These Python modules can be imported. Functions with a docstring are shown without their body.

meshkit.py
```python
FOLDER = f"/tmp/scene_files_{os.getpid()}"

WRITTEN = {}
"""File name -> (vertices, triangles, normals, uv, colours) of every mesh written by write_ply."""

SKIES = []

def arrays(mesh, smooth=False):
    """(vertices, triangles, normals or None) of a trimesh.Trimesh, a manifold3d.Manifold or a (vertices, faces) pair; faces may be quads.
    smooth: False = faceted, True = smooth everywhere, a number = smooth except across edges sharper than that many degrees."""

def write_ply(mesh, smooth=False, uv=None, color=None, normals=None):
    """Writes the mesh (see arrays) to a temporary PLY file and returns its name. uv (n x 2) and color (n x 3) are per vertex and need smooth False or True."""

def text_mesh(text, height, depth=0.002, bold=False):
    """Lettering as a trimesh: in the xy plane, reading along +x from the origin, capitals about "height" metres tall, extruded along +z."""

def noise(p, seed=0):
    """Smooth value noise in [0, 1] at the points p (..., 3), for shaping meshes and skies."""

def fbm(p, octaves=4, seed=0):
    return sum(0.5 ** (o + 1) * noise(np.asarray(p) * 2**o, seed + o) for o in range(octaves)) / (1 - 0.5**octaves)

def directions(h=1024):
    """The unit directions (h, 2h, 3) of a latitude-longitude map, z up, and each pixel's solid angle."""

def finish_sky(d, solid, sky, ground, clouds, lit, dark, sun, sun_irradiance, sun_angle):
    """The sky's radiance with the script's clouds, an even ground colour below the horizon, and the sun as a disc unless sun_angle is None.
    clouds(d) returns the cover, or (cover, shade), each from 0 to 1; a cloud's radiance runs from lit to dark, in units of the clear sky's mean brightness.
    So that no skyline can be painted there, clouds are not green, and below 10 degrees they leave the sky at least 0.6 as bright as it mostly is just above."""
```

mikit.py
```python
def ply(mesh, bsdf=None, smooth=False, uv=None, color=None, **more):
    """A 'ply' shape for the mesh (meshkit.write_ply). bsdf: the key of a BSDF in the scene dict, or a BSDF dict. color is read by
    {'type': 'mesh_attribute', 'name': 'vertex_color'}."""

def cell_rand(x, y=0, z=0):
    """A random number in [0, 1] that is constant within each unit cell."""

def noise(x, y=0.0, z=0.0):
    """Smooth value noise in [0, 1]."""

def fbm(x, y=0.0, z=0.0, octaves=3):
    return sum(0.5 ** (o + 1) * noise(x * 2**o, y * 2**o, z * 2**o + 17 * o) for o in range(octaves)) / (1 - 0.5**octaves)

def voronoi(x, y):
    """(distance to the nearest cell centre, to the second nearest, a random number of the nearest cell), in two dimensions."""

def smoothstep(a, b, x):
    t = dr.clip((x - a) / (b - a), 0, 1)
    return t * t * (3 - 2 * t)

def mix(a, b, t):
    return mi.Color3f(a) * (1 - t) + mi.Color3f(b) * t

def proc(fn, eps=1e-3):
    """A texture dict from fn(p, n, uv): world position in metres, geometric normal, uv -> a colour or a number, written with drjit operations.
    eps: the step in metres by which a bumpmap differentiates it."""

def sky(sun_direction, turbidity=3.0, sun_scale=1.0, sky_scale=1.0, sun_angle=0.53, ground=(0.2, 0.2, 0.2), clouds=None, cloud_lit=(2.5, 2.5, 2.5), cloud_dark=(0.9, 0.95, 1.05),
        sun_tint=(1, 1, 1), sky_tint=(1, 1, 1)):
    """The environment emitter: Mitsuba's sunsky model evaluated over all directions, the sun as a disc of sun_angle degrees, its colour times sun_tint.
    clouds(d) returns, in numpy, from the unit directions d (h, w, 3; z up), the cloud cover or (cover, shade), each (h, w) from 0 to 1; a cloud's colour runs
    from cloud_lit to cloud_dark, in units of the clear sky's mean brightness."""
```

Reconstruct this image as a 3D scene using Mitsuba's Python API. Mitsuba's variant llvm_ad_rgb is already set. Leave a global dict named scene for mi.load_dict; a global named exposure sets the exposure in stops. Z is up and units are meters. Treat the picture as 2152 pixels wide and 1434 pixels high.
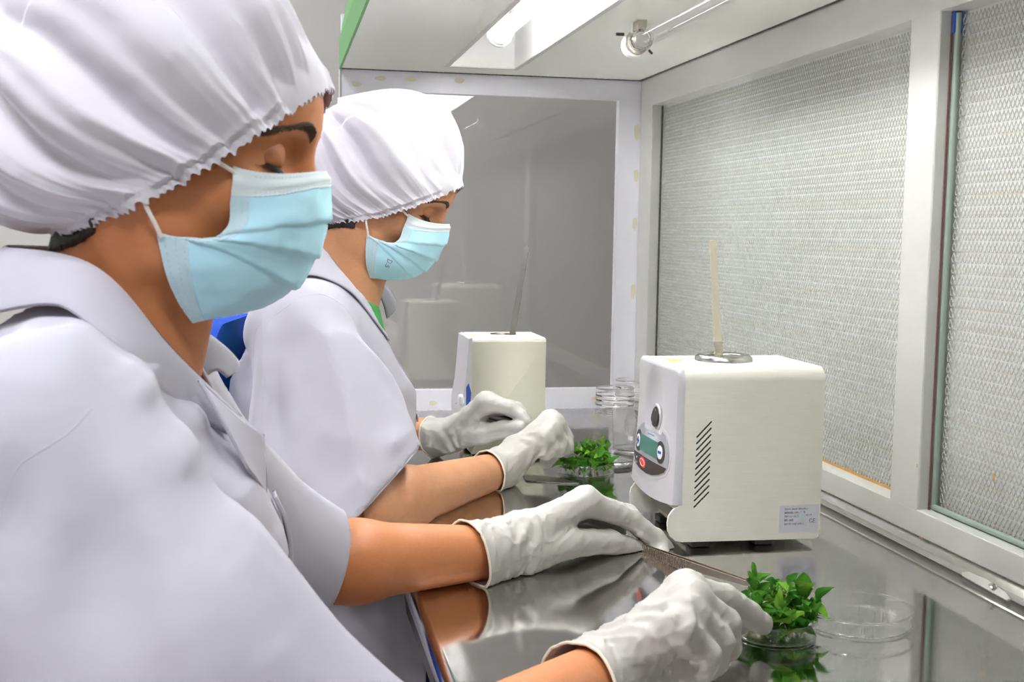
import math, random
import numpy as np, trimesh, manifold3d as m3, shapely
import shapely.geometry as sg
import drjit as dr
import mitsuba as mi
import mikit, meshkit
from mikit import proc, noise, fbm, cell_rand, smoothstep, mix

T = mi.ScalarTransform4f
scene, labels = {'type': 'scene'}, {}
rng = np.random.default_rng(7)
def V(*a): return np.array(a, float)

# ---------------------------------------------------------------- camera
BENCH = 0.75                                   # height of the steel worktop
EYE = np.array([0.0, 0.0, 1.10])
FWD = np.array([0.19439, 0.97667, -0.09146])
UP = np.array([0.00277, 0.09270, 0.99569])
scene['camera'] = {'type': 'thinlens', 'fov': 46.542, 'fov_axis': 'x', 'near_clip': 0.02, 'far_clip': 50.0,
                   'aperture_radius': 0.0011, 'focus_distance': 1.45,
                   'to_world': T().look_at(origin=EYE.tolist(), target=(EYE + FWD).tolist(), up=UP.tolist())}
# ---------------------------------------------------------------- light
exposure = 1.20
HOOD_TUBE = 16.0       # radiance of the lit tube under the hood
ROOM_LAMP = 16.0        # radiance of the room's ceiling panels

# ---------------------------------------------------------------- helpers
def key_of(base):
    if not any(k == base or k.startswith(base + '__') for k in list(scene) + list(labels)):
        return base
    n = 1
    while any(k == f'{base}_{n:03d}' or k.startswith(f'{base}_{n:03d}__') for k in list(scene) + list(labels)):
        n += 1
    return f'{base}_{n:03d}'
def thing(name, label, cat, group=None, kind=None):
    k = key_of(name); labels[k] = {'label': label, 'category': cat}
    if group: labels[k]['group'] = group
    if kind: labels[k]['kind'] = kind
    return k
def obj(name, mesh, mat, parent=None, smooth=False, label=None, kind=None, uv=None, color=None, **more):
    k = key_of((parent + '__' if parent else '') + name)
    scene[k] = mikit.ply(mesh, mat, smooth, uv=uv, color=color, **more)
    if label or kind:
        labels[k] = {}
        if label: labels[k]['label'] = label
        if kind: labels[k]['kind'] = kind
    return k
def single(name, mesh, mat, label, cat, smooth=False, group=None, kind=None, **more):
    k = obj(name, mesh, mat, None, smooth, **more)
    labels[k] = {'label': label, 'category': cat}
    if group: labels[k]['group'] = group
    if kind: labels[k]['kind'] = kind
    return k
def struct(name, mesh, mat, label=None, smooth=False):
    k = obj(name, mesh, mat, None, smooth)
    labels[k] = {'kind': 'structure', **({'label': label} if label else {})}
    return k
def cat_mesh(ms):
    ms = [m for m in ms if m is not None]
    return trimesh.util.concatenate(ms)
def box(x0, x1, y0, y1, z0, z1):
    m = trimesh.creation.box((x1 - x0, y1 - y0, z1 - z0)); m.apply_translation(((x0 + x1) / 2, (y0 + y1) / 2, (z0 + z1) / 2)); return m
def rbox(x0, x1, y0, y1, z0, z1, r=0.002, seg=3):
    """box with rounded edges: hull of eight small spheres"""
    s = m3.Manifold.sphere(r, 4 * seg); ps = []
    for x in (x0 + r, x1 - r):
        for y in (y0 + r, y1 - r):
            for z in (z0 + r, z1 - r): ps.append(s.translate((x, y, z)))
    return tm(m3.Manifold.batch_hull(ps))
def tm(man):
    m = man.to_mesh(); return trimesh.Trimesh(np.array(m.vert_properties[:, :3]), np.array(m.tri_verts), process=False)
def tube(points, radii, sides=12, closed=False, caps=True):
    p = np.asarray(points, float); n = len(p); r = np.broadcast_to(radii, (n,))
    t = (np.roll(p, -1, 0) - np.roll(p, 1, 0)) if closed else np.gradient(p, axis=0)
    t /= np.linalg.norm(t, axis=1, keepdims=True) + 1e-12
    a = np.cross(t[0], [0, 0, 1.0] if abs(t[0][2]) < 0.9 else [1.0, 0, 0]); A = []
    for i in range(n):
        a = a - t[i] * (a @ t[i]); a /= np.linalg.norm(a) + 1e-12; A.append(a)
    A = np.array(A); B = np.cross(t, A); th = np.arange(sides) * 2 * np.pi / sides
    v = p[:, None] + r[:, None, None] * (np.cos(th)[None, :, None] * A[:, None] + np.sin(th)[None, :, None] * B[:, None])
    v = v.reshape(-1, 3); f = []
    for i in range(n if closed else n - 1):
        j = (i + 1) % n
        for s in range(sides):
            s2 = (s + 1) % sides; f += [[i * sides + s, i * sides + s2, j * sides + s2], [i * sides + s, j * sides + s2, j * sides + s]]
    if caps and not closed:
        v = np.vstack([v, p[:1], p[-1:]]); c0, c1 = len(v) - 2, len(v) - 1
        for s in range(sides):
            s2 = (s + 1) % sides; f += [[c0, s2, s], [c1, (n - 1) * sides + s, (n - 1) * sides + s2]]
    return trimesh.Trimesh(v, np.array(f), process=False)
def lathe(profile, n=64, center=(0, 0, 0)):
    """profile: (radius, z) pairs, open polyline, revolved about z"""
    pr = np.asarray(profile, float); th = np.arange(n) * 2 * np.pi / n
    v = np.stack([pr[:, :1] * np.cos(th), pr[:, :1] * np.sin(th), np.repeat(pr[:, 1:], n, 1)], -1).reshape(-1, 3)
    f = []
    for i in range(len(pr) - 1):
        for s in range(n):
            s2 = (s + 1) % n; a, b, c, d = i * n + s, i * n + s2, (i + 1) * n + s2, (i + 1) * n + s
            if pr[i, 0] > 1e-9: f.append([a, b, c])
            if pr[i + 1, 0] > 1e-9: f.append([a, c, d])
    m = trimesh.Trimesh(v + np.asarray(center), np.array(f), process=False); m.merge_vertices()
    if m.volume < 0: m.invert()
    return m
def prism(poly, h, origin=(0, 0, 0), ex=(1, 0, 0), ey=(0, 1, 0)):
    """extrude a 2D polygon (list of xy or shapely) by h along ex x ey"""
    g = poly if hasattr(poly, 'geom_type') else sg.Polygon(poly)
    ms = [trimesh.creation.extrude_polygon(q, h, engine='earcut') for q in getattr(g, 'geoms', [g])]
    m = cat_mesh(ms); ex, ey = np.asarray(ex, float), np.asarray(ey, float)
    m.vertices = np.asarray(origin) + m.vertices[:, :1] * ex + m.vertices[:, 1:2] * ey + m.vertices[:, 2:] * np.cross(ex, ey)
    return m
def extrude_path(profile, path_a, path_b):
    """sweep closed profile [(x,z)] straight along y from path_a to path_b"""
    return prism([(x, z) for x, z in profile], path_b - path_a, (0, path_b, 0), (1, 0, 0), (0, 0, 1))
def grid_mesh(P, close_u=False):
    """(n, m, 3) points to a quad sheet"""
    n, m = P.shape[:2]; idx = np.arange(n * m).reshape(n, m)
    if close_u: idx = np.vstack([idx, idx[:1]])
    a, b, c, d = idx[:-1, :-1].ravel(), idx[1:, :-1].ravel(), idx[1:, 1:].ravel(), idx[:-1, 1:].ravel()
    return trimesh.Trimesh(P.reshape(-1, 3), np.vstack([np.stack([a, b, c], 1), np.stack([a, c, d], 1)]), process=False)
def shell(P, t, close_u=False):
    """a sheet of thickness t from a (n, m, 3) grid of points"""
    du = (np.roll(P, -1, 0) - np.roll(P, 1, 0)) if close_u else np.gradient(P, axis=0)
    nrm = np.cross(du, np.gradient(P, axis=1)); nrm /= np.linalg.norm(nrm, axis=-1, keepdims=True) + 1e-12
    A, B = P + nrm * t / 2, P - nrm * t / 2
    n, m = P.shape[:2]; ma, mb = grid_mesh(A, close_u), grid_mesh(B, close_u); off = n * m
    f = [ma.faces, mb.faces[:, ::-1] + off]; idx = np.arange(n * m).reshape(n, m)
    rims = [(idx[:, 0], close_u), (idx[:, -1][::-1], close_u)] + ([] if close_u else [(idx[0][::-1], False), (idx[-1], False)])
    for e, cl in rims:
        if cl: e = np.append(e, e[:1])
        a, b = e[:-1], e[1:]
        f += [np.stack([a, b + off, b], 1)[:, ::1], np.stack([a, a + off, b + off], 1)]
    m_ = trimesh.Trimesh(np.vstack([A.reshape(-1, 3), B.reshape(-1, 3)]), np.vstack(f), process=False)
    return m_
def place(m, M=None, t=(0, 0, 0)):
    m = m.copy(); v = m.vertices
    if M is not None: v = v @ np.asarray(M).T
    m.vertices = v + np.asarray(t); return m
def rot(axis, deg):
    return trimesh.transformations.rotation_matrix(math.radians(deg), axis)[:3, :3]
def spline(pts, n, closed=False):
    """smooth curve through points (any dimension)"""
    from scipy.interpolate import CubicSpline
    p = np.asarray(pts, float)
    if closed: p = np.vstack([p, p[:1]])
    d = np.r_[0, np.cumsum(np.linalg.norm(np.diff(p, axis=0), axis=1) ** 0.5 + 1e-9)]
    cs = CubicSpline(d / d[-1], p, bc_type='periodic' if closed else 'natural')
    return cs(np.linspace(0, 1, n, endpoint=not closed))
# --- signed distance modelling: soft unions of tapered limbs, meshed by surface nets
def smin(a, b, k):
    h = np.clip(0.5 + 0.5 * (b - a) / k, 0, 1); return b + (a - b) * h - k * h * (1 - h)
def smax(a, b, k): return -smin(-a, -b, k)
def limb(p, a, b, ra, rb):
    a, b = np.asarray(a, float), np.asarray(b, float); ab = b - a
    t = np.clip(((p - a) @ ab) / (ab @ ab), 0, 1)
    return np.linalg.norm(p - a - t[..., None] * ab, axis=-1) - (ra + (rb - ra) * t)
def chain(p, js, rs, k=0.006):
    d = limb(p, js[0], js[1], rs[0], rs[1])
    for i in range(1, len(js) - 1): d = smin(d, limb(p, js[i], js[i + 1], rs[i], rs[i + 1]), k)
    return d
def ell(p, c, r):
    q = (p - np.asarray(c)) / np.asarray(r); l = np.linalg.norm(q, axis=-1); g = np.linalg.norm(q / np.asarray(r), axis=-1)
    return l * (l - 1) / (g + 1e-9)
def relax(m, it=1):
    from scipy.sparse import coo_matrix
    e = m.edges_unique; n = len(m.vertices); A = coo_matrix((np.ones(2 * len(e)), (np.r_[e[:, 0], e[:, 1]], np.r_[e[:, 1], e[:, 0]])), (n, n)).tocsr(); dg = np.maximum(np.asarray(A.sum(1)).ravel(), 1)[:, None]
    v = np.array(m.vertices)
    for _ in range(it):
        for k_ in (.5, -.52): v = v + k_ * (A @ v / dg - v)
    m.vertices = v
def surf(fn, lo, hi, h, smooth_it=1, project=False, K=8):
    """surface nets of fn < 0 inside the box lo..hi, cell size h; only blocks near the surface are sampled"""
    lo, hi = np.asarray(lo, float), np.asarray(hi, float); nb = np.ceil((hi - lo) / h / K).astype(int) + 1; n = nb * K
    bc = np.stack(np.meshgrid(*[np.arange(k_) for k_ in nb], indexing='ij'), -1).reshape(-1, 3)
    dc = fn(lo + h * (bc * K + (K - 1) / 2)); D = np.repeat(np.repeat(np.repeat(dc.reshape(nb), K, 0), K, 1), K, 2).astype(np.float32)
    act_ = bc[np.abs(dc) < .87 * K * h * 1.5 + .004]; loc = np.stack(np.meshgrid(*[np.arange(K)] * 3, indexing='ij'), -1).reshape(-1, 3)
    for c0 in range(0, len(act_), 400):
        g = (act_[c0:c0 + 400, None] * K + loc[None]).reshape(-1, 3); D[tuple(g.T)] = fn(lo + h * g)
    D[0], D[-1], D[:, 0], D[:, -1], D[:, :, 0], D[:, :, -1] = [np.maximum(x, h * 0.01) for x in (D[0], D[-1], D[:, 0], D[:, -1], D[:, :, 0], D[:, :, -1])]
    S = D < 0; cs = S[:-1, :-1, :-1].astype(np.int8) * 0; cnt = cs.copy()
    corners = [(a, b, c) for a in (0, 1) for b in (0, 1) for c in (0, 1)]
    sub = lambda A, o: A[o[0]:A.shape[0] - 1 + o[0], o[1]:A.shape[1] - 1 + o[1], o[2]:A.shape[2] - 1 + o[2]]
    for o in corners: cnt += sub(S, o)
    act = np.argwhere((cnt > 0) & (cnt < 8)); num = np.full(cnt.shape, -1, np.int64); num[tuple(act.T)] = np.arange(len(act))
    acc = np.zeros((len(act), 3)); w = np.zeros(len(act))
    for a in range(8):
        for b in range(a + 1, 8):
            oa, ob = np.array(corners[a]), np.array(corners[b])
            if np.abs(oa - ob).sum() != 1: continue
            da, db = D[tuple((act + oa).T)], D[tuple((act + ob).T)]; cr = (da < 0) != (db < 0)
            t = np.where(cr, da / np.where(cr, da - db, 1), 0)
            acc += cr[:, None] * (oa + t[:, None] * (ob - oa)); w += cr
    v = lo + h * (act + acc / w[:, None]); f = []
    for ax in range(3):
        b, c = (ax + 1) % 3, (ax + 2) % 3
        s0 = [slice(None)] * 3; s1 = [slice(None)] * 3; s0[ax] = slice(0, -1); s1[ax] = slice(1, None)
        e = np.argwhere(S[tuple(s0)] != S[tuple(s1)]); e = e[(e[:, b] > 0) & (e[:, c] > 0) & (e[:, b] < cnt.shape[b]) & (e[:, c] < cnt.shape[c])]
        ins = S[tuple(e.T)]; q = []
        for ob, oc in ((1, 1), (0, 1), (0, 0), (1, 0)):
            i = e.copy(); i[:, b] -= ob; i[:, c] -= oc; q.append(num[tuple(i.T)])
        q = np.stack(q, 1); q = np.where(ins[:, None], q, q[:, ::-1]); f += [q[:, [0, 1, 2]], q[:, [0, 2, 3]]]
    m = trimesh.Trimesh(v, np.vstack(f), process=False)
    if smooth_it: relax(m, smooth_it)
    if project: m.vertices = onto(fn, m.vertices, 2)
    return m
def grad(fn, p, e=5e-4):
    g = np.stack([fn(p + d) - fn(p - d) for d in np.eye(3) * e], -1) / (2 * e); return g
def onto(fn, p, it=3, level=0.0, clip=0.01):
    p = np.array(p, float)
    for _ in range(it):
        g = grad(fn, p); d = fn(p) - level; s = np.clip(d / (np.sum(g * g, -1) + 1e-6), -clip, clip); p = p - g * s[..., None]
    return p
def big_part(m):
    ps = m.split(only_watertight=False); return max(ps, key=lambda q: len(q.faces))

def rim_loops(m):
    """boundary loops of an open mesh, longest first (vertex indices)"""
    e = m.edges_sorted[trimesh.grouping.group_rows(m.edges_sorted, require_count=1)]; nb = {}
    for a_, b_ in e: nb.setdefault(a_, []).append(b_); nb.setdefault(b_, []).append(a_)
    seen, out = set(), []
    for s0 in nb:
        if s0 in seen: continue
        loop = [s0]; seen.add(s0)
        while True:
            nx = [q for q in nb[loop[-1]] if q not in seen]
            if not nx: break
            loop.append(nx[0]); seen.add(nx[0])
        out.append(loop)
    return sorted(out, key=len, reverse=True)
def cut_open(m, full, depth=.0025, it=6):
    """drop the faces that lie inside the uncut shape, then even out the open edges"""
    m.update_faces(full(m.triangles_center) > -depth); m.remove_unreferenced_vertices(); m = big_part(m)
    loops = [l for l in rim_loops(m) if len(l) > 12]; v = m.vertices.copy()
    for _ in range(it):
        for l in loops: q = v[l]; v[l] = (np.roll(q, 1, 0) + 2 * q + np.roll(q, -1, 0)) / 4
    m.vertices = v; return m, loops
def hem_tube(m, loop, r, sides=6, step=3):
    lp = m.vertices[loop][::step]
    for _ in range(3): lp = (np.roll(lp, 1, 0) + 2 * lp + np.roll(lp, -1, 0)) / 4
    return tube(lp, r, sides, closed=True)

# ---------------------------------------------------------------- materials
def rgb(*c): return {'type': 'rgb', 'value': [float(x) for x in c]}
def srgb(r, g, b):
    f = lambda c: (c / 255 / 12.92) if c < 11 else ((c / 255 + 0.055) / 1.055) ** 2.4
    return [f(r), f(g), f(b)]
def mat(key, base, rough=0.5, two=True, spec=0.5, **more):
    b = {'type': 'principled', 'base_color': base if isinstance(base, dict) else rgb(*base), 'roughness': rough, 'specular': spec, **more}
    scene[key] = {'type': 'twosided', 'bsdf': b} if two else b
    return key
def bumped(key, inner, fn, scale, eps=1e-3):
    scene[key] = {'type': 'twosided', 'bsdf': {'type': 'bumpmap', 'arbitrary': proc(fn, eps), 'scale': scale, 'bsdf': inner}}
    return key
mat('room_wall', srgb(192, 190, 187), 0.8)
mat('room_floor', srgb(150, 146, 138), 0.6)
mat('white_paint', srgb(206, 207, 203), 0.35)
mat('frame_paint', srgb(236, 236, 246), 0.4)
mat('ceiling_paint', srgb(234, 235, 228), 0.4)
mat('green_paint', srgb(96, 150, 92), 0.5)
mat('recess_white', srgb(236, 236, 236), 0.5)
mat('dark_joint', srgb(60, 62, 56), 0.8)
mat('glue_stain', srgb(222, 217, 198), 0.6)
mat('rust', srgb(196, 150, 92), 0.8)
mat('grille_paint', srgb(168, 171, 165), 0.5)
mat('gasket', srgb(150, 166, 156), 0.4)
mat('gasket_dark', srgb(112, 76, 74), 0.6)
mat('blue_plastic', srgb(30, 84, 170), 0.5)
def pleats(p, n, uv):
    w = 0.0012 * noise(p.y * 9, p.z * 40) ; z = (p.z + 2.2 * w) / 0.0205
    d = dr.abs(z - dr.floor(z) - 0.5) * 2
    line = smoothstep(0.86, 0.97, d) * (0.25 + 0.75 * noise(p.y * 22, dr.floor(z) * 7.1))
    return mix((0.84, 0.855, 0.83), (0.66, 0.62, 0.47), line)
scene['filter_paper'] = {'type': 'twosided', 'bsdf': {'type': 'diffuse', 'reflectance': proc(pleats)}}
def brushed(p, n, uv):
    return 0.6 * noise(p.x * 40, p.y * 900) + 0.4 * fbm(p.x * 6, p.y * 6)
def steel_tone(p, n, uv):
    s = fbm(p.x * 14, p.y * 160, 0.0) ; b = smoothstep(0.52, 0.8, fbm(p.x * 9 + 3, p.y * 9))
    return mix((0.70, 0.695, 0.685), (0.61, 0.605, 0.595), dr.clip(s * 0.6 + b * 0.5, 0, 1))
scene['bench_steel'] = {'type': 'twosided', 'bsdf': {'type': 'roughconductor', 'material': 'none', 'specular_reflectance': proc(steel_tone), 'alpha': 0.006, 'distribution': 'ggx'}}
scene['chrome'] = {'type': 'twosided', 'bsdf': {'type': 'roughconductor', 'material': 'none', 'specular_reflectance': rgb(0.72, 0.71, 0.69), 'alpha': 0.08}}
scene['satin_steel'] = {'type': 'twosided', 'bsdf': {'type': 'roughconductor', 'material': 'none', 'specular_reflectance': rgb(0.60, 0.56, 0.50), 'alpha': 0.25}}
scene['dull_steel'] = {'type': 'twosided', 'bsdf': {'type': 'roughconductor', 'material': 'none', 'specular_reflectance': rgb(0.36, 0.35, 0.33), 'alpha': 0.3}}
scene['pale_steel'] = mat('pale_steel', srgb(214, 206, 186), 0.35) and scene['pale_steel']
scene['pane_glass'] = {'type': 'thindielectric', 'int_ior': 1.5}
scene['clear_glass'] = {'type': 'dielectric', 'int_ior': 1.5}
scene['tube_glass'] = {'type': 'thindielectric', 'int_ior': 1.45}
def enamel(p, n, uv):
    s = noise(p.x * 60, p.y * 60, p.z * 900)
    return mix((0.765, 0.75, 0.675), (0.725, 0.71, 0.63), s)
scene['cream_enamel'] = {'type': 'twosided', 'bsdf': {'type': 'principled', 'base_color': proc(enamel), 'roughness': 0.38, 'specular': 0.5}}
mat('cream_enamel_b', srgb(240, 238, 220), 0.35)
mat('white_plastic', srgb(196, 196, 201), 0.3)
mat('black_plastic', srgb(34, 33, 34), 0.4)
mat('slot_black', srgb(24, 22, 20), 0.9)
mat('grille_grey', srgb(120, 118, 108), 0.6)
mat('panel_grey', srgb(160, 162, 170), 0.4)
mat('panel_black', srgb(40, 40, 42), 0.35)
mat('lcd_green', srgb(28, 108, 96), 0.25)
mat('button_white', srgb(232, 234, 240), 0.4)
mat('button_blue', srgb(40, 70, 160), 0.4)
mat('button_red', srgb(216, 60, 52), 0.4)
mat('print_pink', srgb(240, 190, 180), 0.5)
mat('sticker', srgb(206, 206, 214), 0.35)
mat('ink', srgb(60, 60, 66), 0.7)
mat('ink_light', srgb(120, 124, 140), 0.7)
def holo(p, n, uv):
    a = noise(p.x * 260, p.z * 260)
    return mix((0.55, 0.82, 0.86), (0.78, 0.70, 0.84), a)
scene['hologram'] = {'type': 'twosided', 'bsdf': {'type': 'principled', 'base_color': proc(holo), 'roughness': 0.25, 'metallic': 0.3}}
mat('warning_yellow', srgb(222, 208, 96), 0.4)
scene['porcelain'] = mat('porcelain', srgb(232, 230, 224), 0.25) and scene['porcelain']
def coat_weave(p, n, uv): return 0.5 * noise(p.x * 900, p.y * 900, p.z * 900) + 0.5 * noise(p.x * 260, p.y * 260, p.z * 260)
def cloth(key, base, scale=0.00012, rough=0.85):
    return bumped(key, {'type': 'principled', 'base_color': rgb(*base), 'roughness': rough, 'specular': 0.25, 'sheen': 0.3}, coat_weave, scale, 6e-4)
cloth('coat_cloth', srgb(170, 169, 179))
cloth('cap_cloth', srgb(206, 203, 212))
cloth('navy_cloth', srgb(34, 40, 82))
cloth('blue_cloth', srgb(26, 70, 170))
cloth('green_cloth', srgb(70, 150, 80))
cloth('red_cloth', srgb(170, 60, 70))
mat('thread', srgb(176, 175, 186), 0.9)
def skin_fn(lo, hi):
    def f(p, n, uv):
        a = fbm(p.x * 55, p.y * 55, p.z * 55); b = noise(p.x * 420, p.y * 420, p.z * 420)
        return mix(lo, hi, dr.clip(0.75 * a + 0.35 * b, 0, 1))
    return f
def skin(key, lo, hi):
    scene[key] = {'type': 'twosided', 'bsdf': {'type': 'principled', 'base_color': proc(skin_fn(lo, hi)), 'roughness': 0.48, 'specular': 0.45}}
skin('skin_a', (0.49, 0.168, 0.060), (0.59, 0.228, 0.094))
skin('skin_b', (0.52, 0.235, 0.115), (0.62, 0.30, 0.155))
mat('eyelid_skin', (0.46, 0.175, 0.074), 0.5)
mat('hair_black', srgb(36, 28, 26), 0.5)
mat('brow_brown', srgb(74, 54, 42), 0.7)
mat('eye_white', srgb(222, 216, 208), 0.15)
mat('iris_brown', srgb(60, 44, 34), 0.1)
def mask_weave(p, n, uv): return noise(p.x * 1500, p.y * 1500, p.z * 1500)
for key, c in (('mask_blue', srgb(182, 229, 246)), ('mask_white', srgb(216, 228, 232)), ('mask_edge', srgb(190, 218, 228))):
    scene[key] = {'type': 'twosided', 'bsdf': {'type': 'principled', 'base_color': rgb(*c), 'roughness': 0.8, 'specular': 0.2, 'sheen': 0.2}}
mat('mask_stitch', srgb(170, 190, 200), 0.8)
mat('elastic', srgb(226, 220, 216), 0.8)
scene['latex'] = {'type': 'twosided', 'bsdf': {'type': 'principled', 'base_color': rgb(*srgb(182, 179, 173)), 'roughness': 0.5, 'specular': 0.4}}
scene['latex_rim'] = {'type': 'twosided', 'bsdf': {'type': 'principled', 'base_color': rgb(*srgb(232, 222, 200)), 'roughness': 0.5}}

# ---------------------------------------------------------------- the room
X0, X1, Y0, Y1, ZC_ = -2.2, 1.9, -2.2, 3.3, 2.75
struct('floor', box(X0 - .1, X1 + .1, Y0 - .1, Y1 + .1, -.1, 0), 'room_floor', 'plain grey floor')
struct('ceiling', box(X0 - .1, X1 + .1, Y0 - .1, Y1 + .1, ZC_, ZC_ + .1), 'room_wall')
struct('wall_back', box(X0, X1, Y1, Y1 + .1, 0, ZC_), 'room_wall', 'plain grey wall behind the far worker')
struct('wall_front', box(X0, X1, Y0 - .1, Y0, 0, ZC_), 'room_wall')
struct('wall_left', box(X0 - .1, X0, Y0, Y1, 0, ZC_), 'room_wall')
struct('wall_right', box(X1, X1 + .1, Y0, Y1, 0, ZC_), 'room_wall')
# room ceiling lamps (outside the picture)
for ci_, (cx_, cy_) in enumerate( ((-0.85, 0.10), (0.25, -1.0), (-0.95, 2.3))):
    t = thing('ceiling_lamp', ('lit ceiling panel above the person nearest the camera', 'lit ceiling panel nearest the camera', 'lit ceiling panel over the far left of the room')[ci_], 'lamp', 'room ceiling lamps')
    obj('frame', cat_mesh([box(cx_ - .32, cx_ + .32, cy_ - .32, cy_ - .3, ZC_ - .03, ZC_), box(cx_ - .32, cx_ + .32, cy_ + .3, cy_ + .32, ZC_ - .03, ZC_),
                           box(cx_ - .32, cx_ - .3, cy_ - .3, cy_ + .3, ZC_ - .03, ZC_), box(cx_ + .3, cx_ + .32, cy_ - .3, cy_ + .3, ZC_ - .03, ZC_)]), 'white_paint', t)
    q = trimesh.Trimesh([[cx_ - .3, cy_ - .3, ZC_ - .02], [cx_ + .3, cy_ - .3, ZC_ - .02], [cx_ + .3, cy_ + .3, ZC_ - .02], [cx_ - .3, cy_ + .3, ZC_ - .02]], [[0, 2, 1], [0, 3, 2]], process=False)
    k = obj('diffuser', q, 'white_paint', t)
    scene[k]['emitter'] = {'type': 'area', 'radiance': rgb(ROOM_LAMP, ROOM_LAMP * .99, ROOM_LAMP * 1.04)}

# ---------------------------------------------------------------- the laminar flow cabinet
XF, XW, YN, YP, ZT = .121, .7064, -.35, 2.286, 1.40       # open front, filter wall, near end, far pane, inner ceiling
RD = .0235                                                # depth of the filter recess
hood = thing('laminar_flow_cabinet', 'white laminar flow cabinet with mesh covered filters, glazed far end and lamp in its ceiling', 'cabinet')
LX0, LX1, LY0, LY1 = .312, .432, .62, 2.187              # lamp recess in the ceiling
cp = cat_mesh([box(XF, LX0, YN, YP, ZT, ZT + .012), box(LX1, XW - .0015, YN, YP - .0015, ZT, ZT + .012), box(LX0, LX1, YN, LY0, ZT, ZT + .012), box(LX0, LX1, LY1, YP - .0015, ZT, ZT + .012)])
obj('ceiling_panel', cp, 'ceiling_paint', hood)
obj('ceiling_joint', cat_mesh([box(XW - .004, XW, YN, YP - .002, ZT - .0012, ZT + .006), box(XF, XW, YP - .004, YP, ZT - .0014, ZT + .006)]), 'dark_joint', hood)
obj('fascia', prism([(XF - .004, ZT - .002), (XF, ZT - .002), (XF, ZT + .05), (.136, 1.5256), (.2, 1.85), (.196, 1.85), (.132, 1.5256), (XF - .004, ZT + .0505)], YP - YN, (0, YP, 0), (1, 0, 0), (0, 0, 1)), 'green_paint', hood, label='green painted front fascia')
obj('top_panel', box(.19, 1.2, YN, YP, 1.84, 1.85), 'white_paint', hood)
obj('rear_panel', box(1.19, 1.2, YN, YP, .1, 1.84), 'white_paint', hood)
obj('near_end_panel', box(.14, 1.2, YN - .01, YN, .7, 1.84), 'white_paint', hood)
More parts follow.
